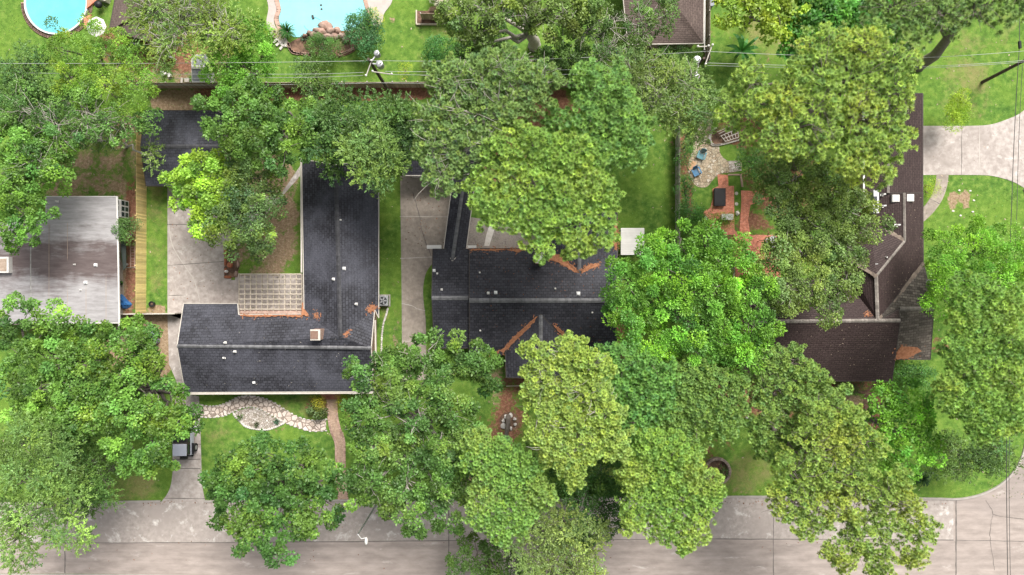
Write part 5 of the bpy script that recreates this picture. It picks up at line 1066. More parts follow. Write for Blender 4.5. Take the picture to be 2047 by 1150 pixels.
# pale pipe rail beside the slatted fence
pr = thing('pipe_rail', 'long white pipe rail left of the dark slatted fence', 'rail', P(1403, 60, 0))
MB().tube([P(1409, -60, 1.9), P(1409, 20, 1.9), P(1408, 100, 1.9)], .06, 8).build('rail', M_WHITE, pr)
for y in (0, 60, 98): q = P(1409, y, 1.9); MB().cyl((q.x, q.y, 0), .05, 1.88, 8).build('post', M_WHITE, pr)

# ------------------------------------------------------------------ poles and wires
def utility_pole(label, bx, by, h, cans, arm, lean=(0, 0), mat=None, r=.17):
    p = P(bx, by); root = thing('utility_pole', label, 'utility pole', p[:]); t = Vector((p.x + lean[0], p.y + lean[1], h))
    MB().tube([p, p.lerp(t, .5), t], [r, r * .85, r * .65], 10).build('pole', mat or M_POLE, root)
    for dx, dy, z, rr, hh in cans:
        c = p.lerp(t, z / h); m = MB(); m.lathe((c.x + dx, c.y + dy, z), [(rr * .9, 0), (rr, .06), (rr, hh - .1), (rr * .85, hh), (rr * .3, hh + .05)], 16, var=1.0); tr_ = m.build('transformer', M_METAL, root, smooth=False)
        b = MB(); b.tube([(c.x + dx + rr * .4, c.y + dy, z + hh), (c.x + dx + rr * .4, c.y + dy, z + hh + .28)], [.06, .035], 8); b.build('bushing', M_WHITE, tr_)
        MB().beam((c.x, c.y, z + hh * .6), (c.x + dx, c.y + dy, z + hh * .6), .1, .12).build('bracket', M_METAL, root)
    for (x0, y0, x1, y1, z) in arm:
        a = MB().beam((t.x + x0, t.y + y0, z), (t.x + x1, t.y + y1, z), 0.08, .09).build('crossarm', M_GWOOD, root)
        for u in (0.04, .96):
            MB().lathe((t.x + x0 + (x1 - x0) * u, t.y + y0 + (y1 - y0) * u, z + .06), [(.05, 0), (.09, .05), (.05, .1), (.09, .15), (.04, .2)], 10).build('insulator', M_WHITE, a)
    return t
t1 = utility_pole('wooden utility pole with two grey transformer cans leaning over the back fence', 778, 184, 10, [(.75, -.1, 8.3, .32, .8), (.55, .75, 8.6, .26, .7)], [(-.35, -1.3, .15, .1, 9.3), (.1, -.75, 1.9, -1.0, 8.9)])
t2 = utility_pole('utility pole with white transformer cans among foliage beside the slatted fence', 1352, 178, 9.6, [(-.35, .1, 8.0, .36, .85), (-.3, -1.2, 7.6, .32, .8)], [(.1, -.6, .75, 1.2, 9.5), (-.5, 1.1, .5, 1.15, 9.2)], lean=(.1, -.1))
t3 = utility_pole('dark wooden pole leaning out of the upper right lawn', 1963, 165, 9.5, [], [(-.2, -.2, .9, .9, 9.3)], lean=(.2, .6))
def wire(label, pts, r=.017, mat=None, sag=.25):
    out = []
    for a, b in zip(pts[:-1], pts[1:]):
        a, b = Vector(a), Vector(b)
        for k in range(24):
            t = k / 24; p = a.lerp(b, t); p.z -= sag * 4 * t * (1 - t); out.append(p)
    out.append(Vector(pts[-1])); single(MB().tube(out, r, 5), 'overhead_wire', mat or M_WIRE, label, 'wire', 'overhead wires')
wire('topmost pale power line crossing above the left yards to the first pole', [P(-900, 128, 9.7), P(0, 127, 9.7), P(728, 122, 9.9)])
wire('middle pale power line left of the transformer pole', [P(-900, 143, 8.8), P(0, 145, 8.8), P(500, 148, 8.8), P(727, 145, 9.1)])
wire('lowest of the three pale lines left of the transformer pole', [P(280, 156, 8.4), P(500, 155.5, 8.4), P(726, 151, 8.6)])
wire('communication cable low along the back fence', [P(-900, 168, 6), P(300, 170, 6), P(760, 166, 6.1), P(1340, 168, 6.0)], .018)
wire('topmost power line from the first pole across the pines to the fence corner pole', [P(732, 121, 9.9), P(1020, 120, 9.8), P(1412, 103, 9.6)])
wire('second power line right of the first pole running into the pines', [P(770, 143, 9.1), P(1110, 140, 9.0), P(1396, 130, 8.9)])
wire('third power line right of the first pole just above the fence', [P(774, 149, 8.7), P(1110, 149, 8.6), P(1394, 142, 8.5)])
wire('upper power line running right from the transformer pole to the lawn pole', [P(1414, 103, 9.6), P(1830, 116, 9.4), P(2060, 101, 9.4)])
wire('lower power line running right over the upper lawn', [P(1414, 126, 9.0), P(1830, 134, 8.9), P(2070, 119, 9.0)])
wire('second lower power line close beside its neighbour over the upper lawn', [P(1414, 131, 8.8), P(1830, 137, 8.7), P(2070, 122, 8.8)])
wire('dark cable along the right edge from lawn pole to the street corner', [P(2041, -300, 8.5), P(2038, 90, 8.5), P(2022, 420, 8.2), P(2018, 620, 8), P(2012, 960, 8.2), P(2021, 1400, 8.5)], .03, M_WIRED, .1)
wire('second dark cable beside the first over the street corner', [P(2044, 130, 8.8), P(2033, 420, 8.5), P(2024, 700, 8.4), P(2017, 960, 8.4), P(2027, 1400, 8.8)], .022, M_WIRED, .1)
q0, q1 = P(2038, 83, 8.6), P(2039, 97, 8.6); single(MB().tube([q0, q1], .13, 8), 'cable_splice', M_BLACK, 'black splice case on the cable at the top right edge', 'cable splice')
# street lamp
bp = P(752, 1010); lamp = thing('street_lamp', 'street lamp reaching over the kerb from under the biggest dark oak', 'street lamp', bp[:]); tp = P(733, 1062, 8.3); tp = Vector((bp.x, bp.y, 8.2))
hd = P(732, 1082, 8.6)
MB().tube([bp, tp], [.11, .07], 8).build('pole', M_METAL, lamp); MB().tube([tp, tp.lerp(hd, .5) + Vector((0, 0, .25)), hd + Vector((0, .3, 0))], .035, 6).build('arm', M_LIGHTMETAL, lamp)
MB().lathe((hd.x, hd.y, hd.z - .1), [(.04, 0), (.17, .03), (.19, .1), (.12, .2), (.02, .24)], 14, .8, 1.9).build('lamp_head', M_WHITE, lamp, smooth=True)

# ------------------------------------------------------------------ pools
rp = thing('round_pool', 'round pool with bright blue water, pale rim and brick surround', 'swimming pool', P(112, 6, 0)); q = P(112, 6, .2); RR = 3.12
MB().lathe((q.x, q.y, 0), [(RR + .05, 0), (RR + .05, .24), (RR + .04, .27), (RR - .1, .27), (RR - .1, .02)], 56).build('pool_wall', M_LIGHTMETAL, rp)
MB().sheet([(q.x + (RR - .08) * math.cos(a * math.pi / 28), q.y + (RR - .08) * math.sin(a * math.pi / 28), .14) for a in range(56)]).build('water', M_POOL1, rp)
rb = MB(); 
for i in range(110):
    a = -math.pi * i / 109 ; rb.box((q.x + (RR + .27) * math.cos(a), q.y + (RR + .27) * math.sin(a), .05), (.36, .17, .12), a, random.uniform(.7, 1.3))
struct(rb.build('brick_edging', M_COPING))
struct(MB().prism(px([(176, 20), (200, 0), (205, -40), (180, -40)]), 0, .3).build('brick_steps', M_BRICKP)); struct(MB().prism(px([(170, 38), (184, 30), (184, 55), (172, 60)]), 0, .25).build('brick_steps', M_BRICKP))
pl = thing('swimming_pool', 'large free form swimming pool with pale turquoise water and pink coping', 'swimming pool', P(645, 10, 0))
edge = [(560, -120), (558, 0)] + [tuple(p) for p in crom([(558, 0), (562, 20), (558, 38), (566, 60), (588, 74), (610, 72), (625, 64), (650, 58), (685, 62), (705, 60), (722, 45), (733, 30), (729, 10), (726, 0)], 5)] + [(724, -120)]
MB().sheet([(P(*p)[0], P(*p)[1], .05) for p in edge]).build('water', M_POOL, pl)
dp = MB(); q = P(642, 11); dp.cyl((q.x, q.y, .052), .11, .006, 12); dp.build('drain', M_DARKTRIM, pl); q = P(643, 19); MB().cyl((q.x, q.y, .052), .11, .006, 12).build('drain', M_DARKTRIM, pl)
cl_ = thing('pool_cleaner', 'dark pool cleaner robot with curled hose lying in the turquoise water', 'pool cleaner', P(626, 35, 0.05)); q = P(626, 35)
MB().box((q.x, q.y, .12), (.2, .42, .14), .3, 1, .8).build('body', M_DARKTRIM, cl_); MB().tube([(q.x, q.y, .1)] + [(q.x + .9 * math.sin(a * .5) , q.y - .7 + .7 * math.cos(a * .5), .065) for a in range(1, 10)], .02, 5).build('hose', M_POOL1, cl_)
def outline(name, e, wd, z0, z1, mat):
    b = MB(); pts = [P(*p) for p in e]
    for i in range(len(pts) - 1):
        d = (pts[i + 1] - pts[i]); L = d.length
        k = max(1, int(L / .45))
        for j in range(k):
            c = pts[i].lerp(pts[i + 1], (j + .5) / k); b.box((c.x, c.y, (z0 + z1) / 2), (L / k * 1.04, wd, z1 - z0), math.atan2(d.y, d.x), random.uniform(.85, 1.12))
    return b.build(name, mat, pl)
outline('coping', [(555, -100), (553, -2)] + [tuple(p) for p in crom([(553, 0), (558, 20), (553, 38), (560, 58), (572, 72)], 4)], .42, 0, .13, M_COPING)
outline('coping', [(727, -100), (729, -2)] + [tuple(p) for p in crom([(730, 0), (733, 12), (738, 28), (738, 38)], 4)], .38, 0, .13, M_COPING)
slab('pool_paving', [(532, -120), (533, 0)] + [tuple(p) for p in crom([(534, 0), (537, 18), (533, 45), (540, 68), (560, 84), (575, 86), (566, 66), (552, 55), (548, 38), (553, 20), (549, 0)], 5)] + [(549, -120)], M_DECK, .07)
slab('pool_paving', [(732, -120), (733, 0)] + [tuple(p) for p in crom([(733, 0), (738, 20), (742, 40), (752, 56), (764, 45), (768, 28), (782, 8), (785, -5)], 5)] + [(830, -120)], M_DECK, .07)
slab('rock_bed', [tuple(p) for p in crom([(578, 90), (582, 104), (600, 107), (625, 110), (660, 116), (690, 112), (714, 96), (700, 70), (660, 66), (620, 70), (590, 80)], 5, True)], M_SOIL, .06)
g = random.Random(5)
for x, y, s in [(651, 54, 24), (634, 62, 15), (645, 66, 17), (662, 64, 18), (676, 63, 15), (628, 72, 16), (641, 76, 17), (656, 75, 18), (670, 76, 18), (684, 74, 15), (692, 82, 15), (620, 68, 11), (612, 74, 10), (695, 68, 12)]:
    q = P(x, y); m = MB().rock((q.x, q.y, .25), (s / 20 * 1.15, s / 20 * .85, .75), g.random(), g.uniform(.75, 1.25)); single(m, 'boulder', M_ROCK, 'reddish boulder piled in the rock waterfall at the pool edge', 'boulder', 'boulders of the rock waterfall', smooth=True)
for i, (x, y) in enumerate([(550, 84), (556, 90), (561, 86), (566, 91), (563, 97), (556, 80), (572, 91)]):
    q = P(x, y); single(MB().box((q.x, q.y, .1), (.38, .22, .2), g.uniform(0, 3)), 'stone_block', M_WSTONE, 'pale stone block lying at the left foot of the pool paving', 'stone block', 'pale blocks by the pool paving')
eb = MB()
for p in crom([(577, 88), (581, 100), (590, 107), (605, 108), (622, 110)], 6) + crom([(680, 110), (695, 104), (712, 95)], 6):
    q = P(*p); eb.box((q.x, q.y, .08), (.26, .2, .16), g.uniform(0, 3), g.uniform(.8, 1.2))
struct(eb.build('bed_edging', M_COPING))

# ------------------------------------------------------------------ vehicle on the front drive
c0 = P(362, 870, 0); cx, cy = -32.35, -14.5
car = thing('parked_vehicle', 'boxy silver off road vehicle on the front drive half hidden under the oak', 'vehicle', (cx, cy, 0))
L2, Wh = 2.1, .80
body = MB(); body.box((cx, cy, .82), (1.62, 4.1, .62), 0, 1, .97); body.box((cx, cy + 1.35, 1.2), (1.3, 1.25, .16), 0, 1, .9)
body.build('body', M_CAR, car, bevel=.06)
cab = MB(); cab.box((cx, cy - .75, 1.45), (1.5, 2.35, .66), 0, 1, .93); cab.build('cabin', M_DARKTRIM, car, bevel=.05)
MB().box((cx, cy - 1.32, 1.82), (1.40, 1.2, .1), 0, 1, .96).build('roof', M_CAR, car, bevel=.05)
MB().box((cx, cy - .1, 1.80), (1.36, 1.0, .07), 0, 1, .96).build('front_roof_panel', M_BLACK, car, bevel=.03)
for s in (-1, 1):
    MB().box((cx + s * .735, cy - 1.3, 1.5), (.03, .85, .38)).build('side_window', M_GLASS, car); MB().box((cx + s * .735, cy - .2, 1.5), (.03, .8, .38)).build('side_window', M_GLASS, car)
    for yy in (-1.38, 1.35):
        MB().box((cx + s * .86, cy + yy, .92), (.24, 1.1, .1)).build('wheel_arch', M_BLACK, car, bevel=.03)
        wx = cx + s * .84; t_ = MB().tube([(wx - .13, cy + yy, .41), (wx + .13, cy + yy, .41)], .41, 20).build('wheel', M_TYRE, car); MB().tube([(wx + s * .12, cy + yy, .41), (wx + s * .145, cy + yy, .41)], .22, 12).build('rim', M_METAL, t_)
    MB().box((cx + s * .98, cy + .55, 1.35), (.18, .1, .16)).build('wing_mirror', M_BLACK, car, bevel=.02)
MB().box((cx, cy - 2.12, .6), (1.6, .2, .24)).build('rear_bumper', M_BLACK, car, bevel=.03); MB().box((cx, cy + 2.14, .6), (1.6, .2, .24)).build('front_bumper', M_BLACK, car, bevel=.03)
MB().box((cx, cy + .45, 1.42), (1.3, .06, .5), rx=.3).build('windscreen', M_GLASS, car)
MB().tube([(cx + .1, cy - 2.1, 1.15), (cx + .1, cy - 2.34, 1.15)], .36, 18).build('spare_wheel', M_TYRE, car)
rk = thing('metal_rack', 'small grey metal rack with pale panels beside the flagstone path end', 'rack', P(395, 850, 0)); q = P(396, 851)
m = MB()
for dx in (-.18, .18): m.beam((q.x + dx - .1, q.y + .55, .9), (q.x + dx + .08, q.y - .55, .05), .04, .04)
for t in (0, .33, .66, 1): m.box((q.x - .1 + .18 * t, q.y + .55 - 1.1 * t, .9 - .85 * t), (.4, .04, .04))
m.build('frame', M_METAL, rk); m = MB()
for t in (.17, .5, .83): m.box((q.x - .1 + .18 * t, q.y + .55 - 1.1 * t, .9 - .85 * t), (.32, .28, .03), rx=-.65)
m.build('panel', M_LIGHTMETAL, rk)

# ------------------------------------------------------------------ yard things
ac = thing('air_conditioner', 'grey air conditioning unit with round fan grille beside the long roof wing', 'air conditioner', P(768, 601, 0)); q = P(769, 601)
MB().box((q.x, q.y, .48), (.95, 1.0, .86)).build('casing', M_METAL, ac, bevel=.03); MB().box((q.x, q.y, .03), (1.15, 1.2, .1)).build('pad', M_CURB, ac)
MB().cyl((q.x, q.y, .915), .4, .02, 24).build('fan_well', M_BLACK, ac); m = MB()
for k in range(5): a = k * 1.256; m.box((q.x + .2 * math.cos(a), q.y + .2 * math.sin(a), .95), (.32, .13, .015), a)
m.build('fan', M_METAL, ac); m = MB()
for r_ in (.13, .26, .39): m.tube([(q.x + r_ * math.cos(a * .4189), q.y + r_ * math.sin(a * .4189), .97) for a in range(16)], .009, 4)
m.build('grille', M_METAL, ac)
for y, lb in ((669, 'round grey blue lidded bin beside the side drive, the upper of two'), (683, 'round grey blue lidded bin beside the side drive, the lower of two')):
    b_ = thing('round_bin', lb, 'bin', P(315, y - 1, 0), 'round bins by the side drive'); q = P(315, y - 1)
    MB().lathe((q.x, q.y, 0), [(.27, 0), (.33, .85)], 20).build('body', M_BIN, b_); MB().lathe((q.x, q.y, .85), [(.36, 0), (.36, .05), (.3, .09), (.05, .12)], 20).build('lid', M_BIN, b_); MB().box((q.x, q.y, .99), (.2, .05, .05)).build('handle', M_BIN, b_)
q = P(307, 608); pt = thing('plant_pot', 'black round plant pot at the lower end of the grass strip', 'plant pot', q[:]); MB().lathe(q[:], [(.2, 0), (.28, .4), (.3, .42), (.25, .42), (.24, .34)], 18).build('pot', M_BLACK, pt); MB().lathe((q.x, q.y, .33), [(.24, 0), (.01, .02)], 14).build('soil', M_SOIL, pt)
# tarp
q = P(251, 604); tp_ = MB(); n_ = 16; g2 = np.random.default_rng(2); vs = []
ol = crom([(238, 588), (246, 590), (256, 601), (264, 609), (255, 617), (246, 617), (241, 603)], 4, True)
ring = [P(*p) for p in ol]
for k, f in enumerate((1, .8, .55, .3)):
    for p in ring: vs.append((q.x + (p.x - q.x) * f, q.y + (p.y - q.y) * f, [.0, .35, .55, .62][k] + g2.normal(0, .07) * (k > 0)))
m_ = len(ring); vs.append((q.x, q.y, .6)); tp_.add(vs, [(r_ * m_ + i, r_ * m_ + (i + 1) % m_, (r_ + 1) * m_ + (i + 1) % m_, (r_ + 1) * m_ + i) for r_ in range(3) for i in range(m_)] + [(3 * m_ + i, 3 * m_ + (i + 1) % m_, 4 * m_) for i in range(m_)])
single(tp_, 'tarpaulin', M_BLUETARP, 'crumpled bright blue tarpaulin against the wall of the grey roofed house', 'tarpaulin')
a, b = P(262, 486), P(263, 536); ld = thing('ladder', 'pink grey ladder lying on the mulch beside the yellow fence', 'ladder', ((a + b) / 2)[:])
for dx in (0, .42): MB().box((a.x + dx, (a.y + b.y) / 2, .08), (.09, abs(a.y - b.y), .08)).build('rail', M_COPING, ld)
for k in range(9): MB().box((a.x + .21, a.y - .15 - k * .28, .08), (.36, .06, .05)).build('rung', M_COPING, ld)
q = P(243, 566); pp_ = thing('potted_plant', 'green potted plant against the wall above the blue tarpaulin', 'potted plant', q[:]); MB().lathe(q[:], [(.18, 0), (.26, .35), (.22, .35)], 14).build('pot', M_BLACK, pp_)
gg_ = np.random.default_rng(8); V, cc = foliage('shrub', np.array([[q.x, q.y, .5, 0, 0, 1], [q.x + .1, q.y, .45, 0, 0, 1]]), (.07, .2, .03), gg_, .7); mesh_quads('leaves', V, cc, M_FOL, pp_)
cn = thing('side_awning', 'dark green canopy strip along the side of the grey roofed house', 'awning', P(246, 505, 0)); a = [P(237, 472, 2.3), P(252, 470, 1.9), P(253, 535, 1.9), P(246, 541, 2.0), (P(238, 500, 2.3))]
m = MB(); m.prism(a, 1.92, 1.98); m.build('cloth', pmat('dark_canvas', (.025, .035, .03), (.04, .05, .045), 3), cn); 
for p in (a[1], a[2]): MB().cyl((p.x - .1, p.y, 0), .03, 1.92, 6).build('post', M_METAL, cn)
q = P(255, 529); single(MB().lathe(q[:], [(.1, 0), (.14, .26), (.1, .26)], 12), 'white_bucket', M_WHITE, 'small white bucket beside the ladder foot', 'bucket')
q = P(254, 637); single(MB().rock((q.x, q.y, .1), (.5, .3, .25), .4), 'pale_rock', M_WSTONE, 'pale rock below the short fence', 'rock')
# stone and log bed on the rear drive
slab('stone_bed', [(449, 500), (472, 499), (478, 530), (474, 554), (449, 556)], M_SOIL, .12)
for i, (x, y, w_, h_) in enumerate([(452, 505, .35, .7), (452, 524, .3, .8), (452, 541, .32, .6), (456, 554, .8, .3), (474, 508, .3, .6), (477, 528, .3, .8), (473, 548, .4, .6)]):
    q = P(x, y); single(MB().rock((q.x, q.y, .14), (w_, h_, .3), i * .1 + .05, 1), 'edging_log', M_TERRA if i < 4 else M_ROCK, 'rust brown edging block round the small bed on the rear drive', 'edging block', 'blocks round the rear bed', smooth=True)
for x, y, lb in ((464, 500, 'pale ornament at the head of the small rear bed'), (455, 543, 'white ornament low in the small rear bed')): q = P(x, y); single(MB().lathe((q.x, q.y, .12), [(.12, 0), (.16, .15), (.06, .3), (.12, .42), (.02, .5)], 10), 'garden_ornament', M_WHITE, lb, 'ornament')
q = P(462, 530); single(MB().lathe((q.x, q.y, .1), [(.25, 0), (.3, .2), (.2, .35), (.22, .4), (.12, .38)], 14), 'clay_pot', M_TERRA, 'round clay pot in the middle of the small rear bed', 'pot')
q = P(190, 52, 2.3)
um = thing('garden_umbrella', 'white octagonal umbrella between the round pool and the plum roof', 'umbrella', (q.x, q.y, 0)); MB().lathe((q.x, q.y, 2.1), [(.98, 0), (.95, .02), (.02, .42)], 8).build('canopy', M_WHITE, um); MB().cyl((q.x, q.y, 0), .03, 2.5, 8).build('pole', M_METAL, um)
q = P(195, 8, .9); gr_ = thing('kettle_grill', 'black round grill beside the round pool', 'grill', (q.x, q.y, 0)); MB().lathe((q.x, q.y, .5), [(.08, 0), (.36, .15), (.38, .3), (.3, .48), (.04, .56)], 18).build('bowl', M_BLACK, gr_, smooth=True)
for k in range(3): MB().tube([(q.x + .2 * math.cos(k * 2.1), q.y + .2 * math.sin(k * 2.1), .6), (q.x + .35 * math.cos(k * 2.1), q.y + .35 * math.sin(k * 2.1), 0)], .02, 5).build('leg', M_METAL, gr_)
q = P(212, 1); single(MB().box((q.x, q.y, .4), (.95, .5, .8), -.3), 'storage_box', M_GUTTER, 'pale storage box beside the black grill', 'box')
for i, (x, y, a, L, m_, lb) in enumerate([(330, 148, .2, .5, M_WHITE, 'white chair cushion left in the brown yard'), (341, 152, .4, .35, M_WHITE, 'small white pad beside the cushion in the brown yard'), (366, 163, 1.5, .55, M_GUTTER, 'pale board leaning near the shed and fence'), (376, 162, 0, .45, M_GUTTER, 'pale square box between the shed and the back fence')]):
    q = P(x, y); single(MB().box((q.x, q.y, .25), (L, .22 if i == 2 else .4, .18), a), 'garden_cushion' if i < 2 else 'garden_box', m_, lb, 'cushion' if i < 2 else 'box', bevel=.03)
for i in range(9):
    t = i / 8; q = P(277 + 72 * t, 92 + 27 * t); single(MB().box((q.x, q.y, .35), (.42, .12, .7), -.4 + random.uniform(-.3, .3), random.uniform(.7, 1)), 'corrugated_sheet', M_CHAIRB2 if i in (2, 4) else M_LIGHTMETAL, ('blue' if i in (2, 4) else 'white') + ' sheet leaning in the slanting row under the pale branched tree', 'sheet', 'sheets in a slanting row')
# raised bed top middle
rbx = thing('raised_bed', 'raised planting bed with pale timber edge and red soil at the top edge', 'raised bed', P(862, 40, 0))
a, b = P(833, 22), P(892, 50)
for c_, d_ in (((a.x, (a.y + b.y) / 2, .12), (.12, a.y - b.y, .26)), (((a.x + b.x) / 2, b.y, .12), (b.x - a.x, .14, .24)), ((b.x, (a.y + b.y) / 2, .12), (.12, a.y - b.y, .22))): MB().box(c_, d_).build('edge_timber', M_PWOOD, rbx)
MB().box(((a.x + b.x) / 2, (a.y + b.y) / 2, .06), (b.x - a.x - .12, a.y - b.y - .1, .16)).build('soil', M_SOIL, rbx)
gg_ = np.random.default_rng(18)
fb = thing('white_flowering_bush', 'bush covered in white blossom behind the brown fence panel', 'bush', P(885, 10, 0)); q = P(885, 10)
cl = np.array([[q.x + gg_.normal(0, .7), q.y + gg_.normal(0, .4), 1.3 + gg_.normal(0, .15), 0, 0, 1] for _ in range(16)]); V, cc = foliage('shrub', cl, (.34, .33, .33), gg_, .8, 0.0); mesh_quads('blossom', V, cc, M_FOL, fb)
cl[:, 2] -= .35; V, cc = foliage('shrub', cl, (.05, .1, .03), gg_, 1); mesh_quads('leaves', V, cc, M_FOL, fb); MB().cyl((q.x, q.y, 0), .06, 1, 8).build('stem', M_BARK, fb)
# white plank bench near the taupe roof
bn = thing('garden_bench', 'white plank bench in the bushes below the taupe hip roof', 'bench', P(1298, 116, 0)); q = P(1298, 117, .45)
MB().box((q.x, q.y, .45), (1.75, .42, .06), .1).build('seat', M_GUTTER, bn)
for s in (-.7, .7): MB().box((q.x + s, q.y + s * .1, .21), (.08, .36, .42), .1).build('leg', M_GUTTER, bn)
for x, y, m_, lb in ((1268, 112, M_TERRA, 'large clay pot left of the white plank bench'), (1283, 105, M_CHAIRB, 'pale blue pot behind the white plank bench'), (1235, 107, M_CHAIRB, 'teal pot under the white branched tree')):
    q = P(x, y); single(MB().lathe(q[:], [(.22, 0), (.36, .45), (.38, .5), (.3, .5), (.28, .4)], 16), 'flower_pot', m_, lb, 'pot')
# blue chairs
def adirondack(px_, py_, rz, label, mat):
    q = P(px_, py_); root = thing('garden_chair', label, 'chair', q[:], 'blue slatted chairs'); c, s = math.cos(rz), math.sin(rz)
    def W(x, y): return (q.x + x * c - y * s, q.y + x * s + y * c)
    m = MB()
    for k in range(5): x, y = W(0, -.32 + k * .13); m.box((x, y, .36 - k * .02), (.56, .11, .025), rz)
    m.build('seat', mat, root); m = MB()
    for k in range(5): x, y = W(-.22 + k * .11, .42); m.box((x, y, .62), (.095, .03, .8 - .05 * abs(k - 2)), rz, rx=-.35)
    m.build('backrest', mat, root)
    for sx in (-1, 1):
        x, y = W(sx * .36, .0); MB().box((x, y, .56), (.13, .75, .03), rz).build('armrest', mat, root)
        x, y = W(sx * .33, -.3); MB().box((x, y, .27), (.05, .1, .54), rz).build('leg', mat, root)
        x, y = W(sx * .33, .3); MB().box((x, y, .2), (.05, .1, .4), rz).build('leg', mat, root)
adirondack(1400, 312, -.35, 'teal slatted garden chair on the terrace, the upper of the two', M_CHAIRB)
adirondack(1390, 345, .45, 'deeper blue slatted garden chair on the terrace, the lower of the two', M_CHAIRB2)
single(MB().prism(px([(1384, 322), (1392, 326), (1387, 336), (1378, 341), (1374, 336)]), .04, .14), 'stone_slab', M_SLAB, 'orange stone slab between the two blue chairs', 'stone slab')
# curved bed with white frame
cb = [tuple(p) for p in crom([(1445, 250), (1424, 262), (1418, 278), (1424, 290), (1438, 290), (1460, 285), (1490, 275), (1505, 255), (1480, 245)], 6, True)]
slab('curved_bed', cb, M_SOIL, .05); m = MB()
for p in cb[4:36]: q = P(*p); m.box((q.x, q.y, .1), (.26, .14, .2), math.atan2(1, 2), random.uniform(.8, 1.2))
struct(m.build('bed_edging', M_GUTTER))
fr = thing('trellis_frame', 'pale slatted metal frame lying over the curved garden bed', 'trellis', P(1457, 270, 0)); a0, a1, b0, b1 = P(1438, 274), P(1471, 260), P(1447, 285), P(1473, 277)
for u, v in ((a0, a1), (b0, b1), (a0.lerp(b0, .5), a1.lerp(b1, .5)), (P(1431, 266), P(1455, 256)), (P(1434, 270), P(1450, 262))): MB().beam(u + Vector((0, 0, .5)), v + Vector((0, 0, .5)), .06, .05).build('rail', M_GUTTER, fr)
for k in range(6): t = k / 5; MB().beam(a0.lerp(a1, t) + Vector((0, 0, .53)), b0.lerp(b1, t) + Vector((0, 0, .53)), .05, .04).build('slat', M_GUTTER, fr)
for u in (a0, a1, b0, b1): MB().box((u.x, u.y, .25), (.05, .05, .5)).build('leg', M_GUTTER, fr)
# spa cover, box, stepping stones
sp_ = thing('spa', 'black rectangular spa cover set on the red brick patio', 'spa', P(1440, 394, 0)); a, b = P(1428, 376, .45), P(1451, 412, .45)
MB().box(((a.x + b.x) / 2, (a.y + b.y) / 2, .2), (b.x - a.x - .08, a.y - b.y - .08, .4)).build('shell', M_DARKTRIM, sp_); MB().box(((a.x + b.x) / 2, (a.y + b.y) / 2, .43), (b.x - a.x, a.y - b.y, .07)).build('cover', M_BLACK, sp_, bevel=.03)
q = P(1454, 434, .5); wb = thing('white_chest', 'white rounded lidded chest at the foot of the black spa', 'chest', (q.x, q.y, 0)); MB().box((q.x, q.y, .25), (1.1, .55, .5)).build('body', M_GUTTER, wb, bevel=.05); MB().box((q.x, q.y, .54), (1.18, .62, .08)).build('lid', M_WHITE, wb, bevel=.1)
for y, lb in ((387, 'round pale stepping stone right of the spa, upper one'), (408, 'round pale stepping stone right of the spa, lower one')): q = P(1472, y); single(MB().cyl((q.x, q.y, 0), .17, .06, 14), 'stepping_stone', M_GUTTER, lb, 'stepping stone')
for x, y, lb in ((1410, 438, 'pale rock left of the brick patio, nearest its corner'), (1404, 444, 'large pale rock beside the vivid green tree and patio'), (1473, 427, 'white rock right of the white chest')): q = P(x, y); single(MB().rock((q.x, q.y, .15), (.4, .5, .4), x * .01), 'garden_rock', M_WSTONE, lb, 'rock')
q = P(1541, 488, 2.4); aw = thing('sail_awning', 'grey cloth awning over the shaded patio at the edge of the olive oak', 'awning', (q.x, q.y, 0)); MB().prism([P(1531, 478, 2.4), P(1548, 470, 2.4), P(1556, 480, 2.4), P(1546, 500, 2.4), P(1530, 499, 2.4)], 2.36, 2.4).build('cloth', M_LIGHTMETAL, aw)
for x, y in ((1533, 479), (1546, 498)): p = P(x, y, 2.4); MB().cyl((p.x, p.y, 0), .04, 2.36, 6).build('post', M_METAL, aw)
# ring of white stones at the pine foot
for i, (x, y, w_, h_) in enumerate([(1011, 833, .4, .4), (1021, 830, .36, .42), (1006, 841, .3, .34), (1006.5, 851, .48, .48), (1029, 837, .3, .26), (1030, 848, .28, .26), (1021.5, 856, .2, .36)]):
    q = P(x, y); single(MB().rock((q.x, q.y, .12), (w_ * 1.15, h_ * 1.15, .34), i * .13, 1.05), 'ring_stone', M_WSTONE, 'white stone in the ring round the leaning pine trunk', 'stone', 'ring of white stones')
struct(MB().lathe(P(1018, 843, -.02)[:], [(1.0, 0), (1.0, .03), (.01, .05)], 24).build('mulch_ring', M_SOIL))
# round stone planter
q = P(1432, 940); wl_ = thing('stone_planter', 'low round stone planter ring on the front lawn by the kerbside pine', 'planter', q[:]); m = MB()
for ring_ in range(3):
    for k in range(30):
        a = (k + ring_ * .5) * 2 * math.pi / 30; m.box((q.x + 1.22 * math.cos(a), q.y + 1.22 * math.sin(a), .1 + ring_ * .17), (.3, .24, .16), a + 1.57, random.uniform(.75, 1.2))
m.build('stone_ring', pmat('planter_stone', (.24, .18, .15), (.40, .32, .27), 4), wl_); MB().cyl((q.x, q.y, 0), 1.1, .12, 24).build('soil', M_SOIL, wl_)
gg_ = np.random.default_rng(4); V, cc = foliage('shrub', np.array([[q.x + .5, q.y + .2, .3, 0, 0, 1], [q.x + .3, q.y - .5, .3, 0, 0, 1], [q.x + .7, q.y - .2, .3, 0, 0, 1]]), (.045, .09, .03), gg_, .8); mesh_quads('plants', V, cc, M_FOL, wl_)
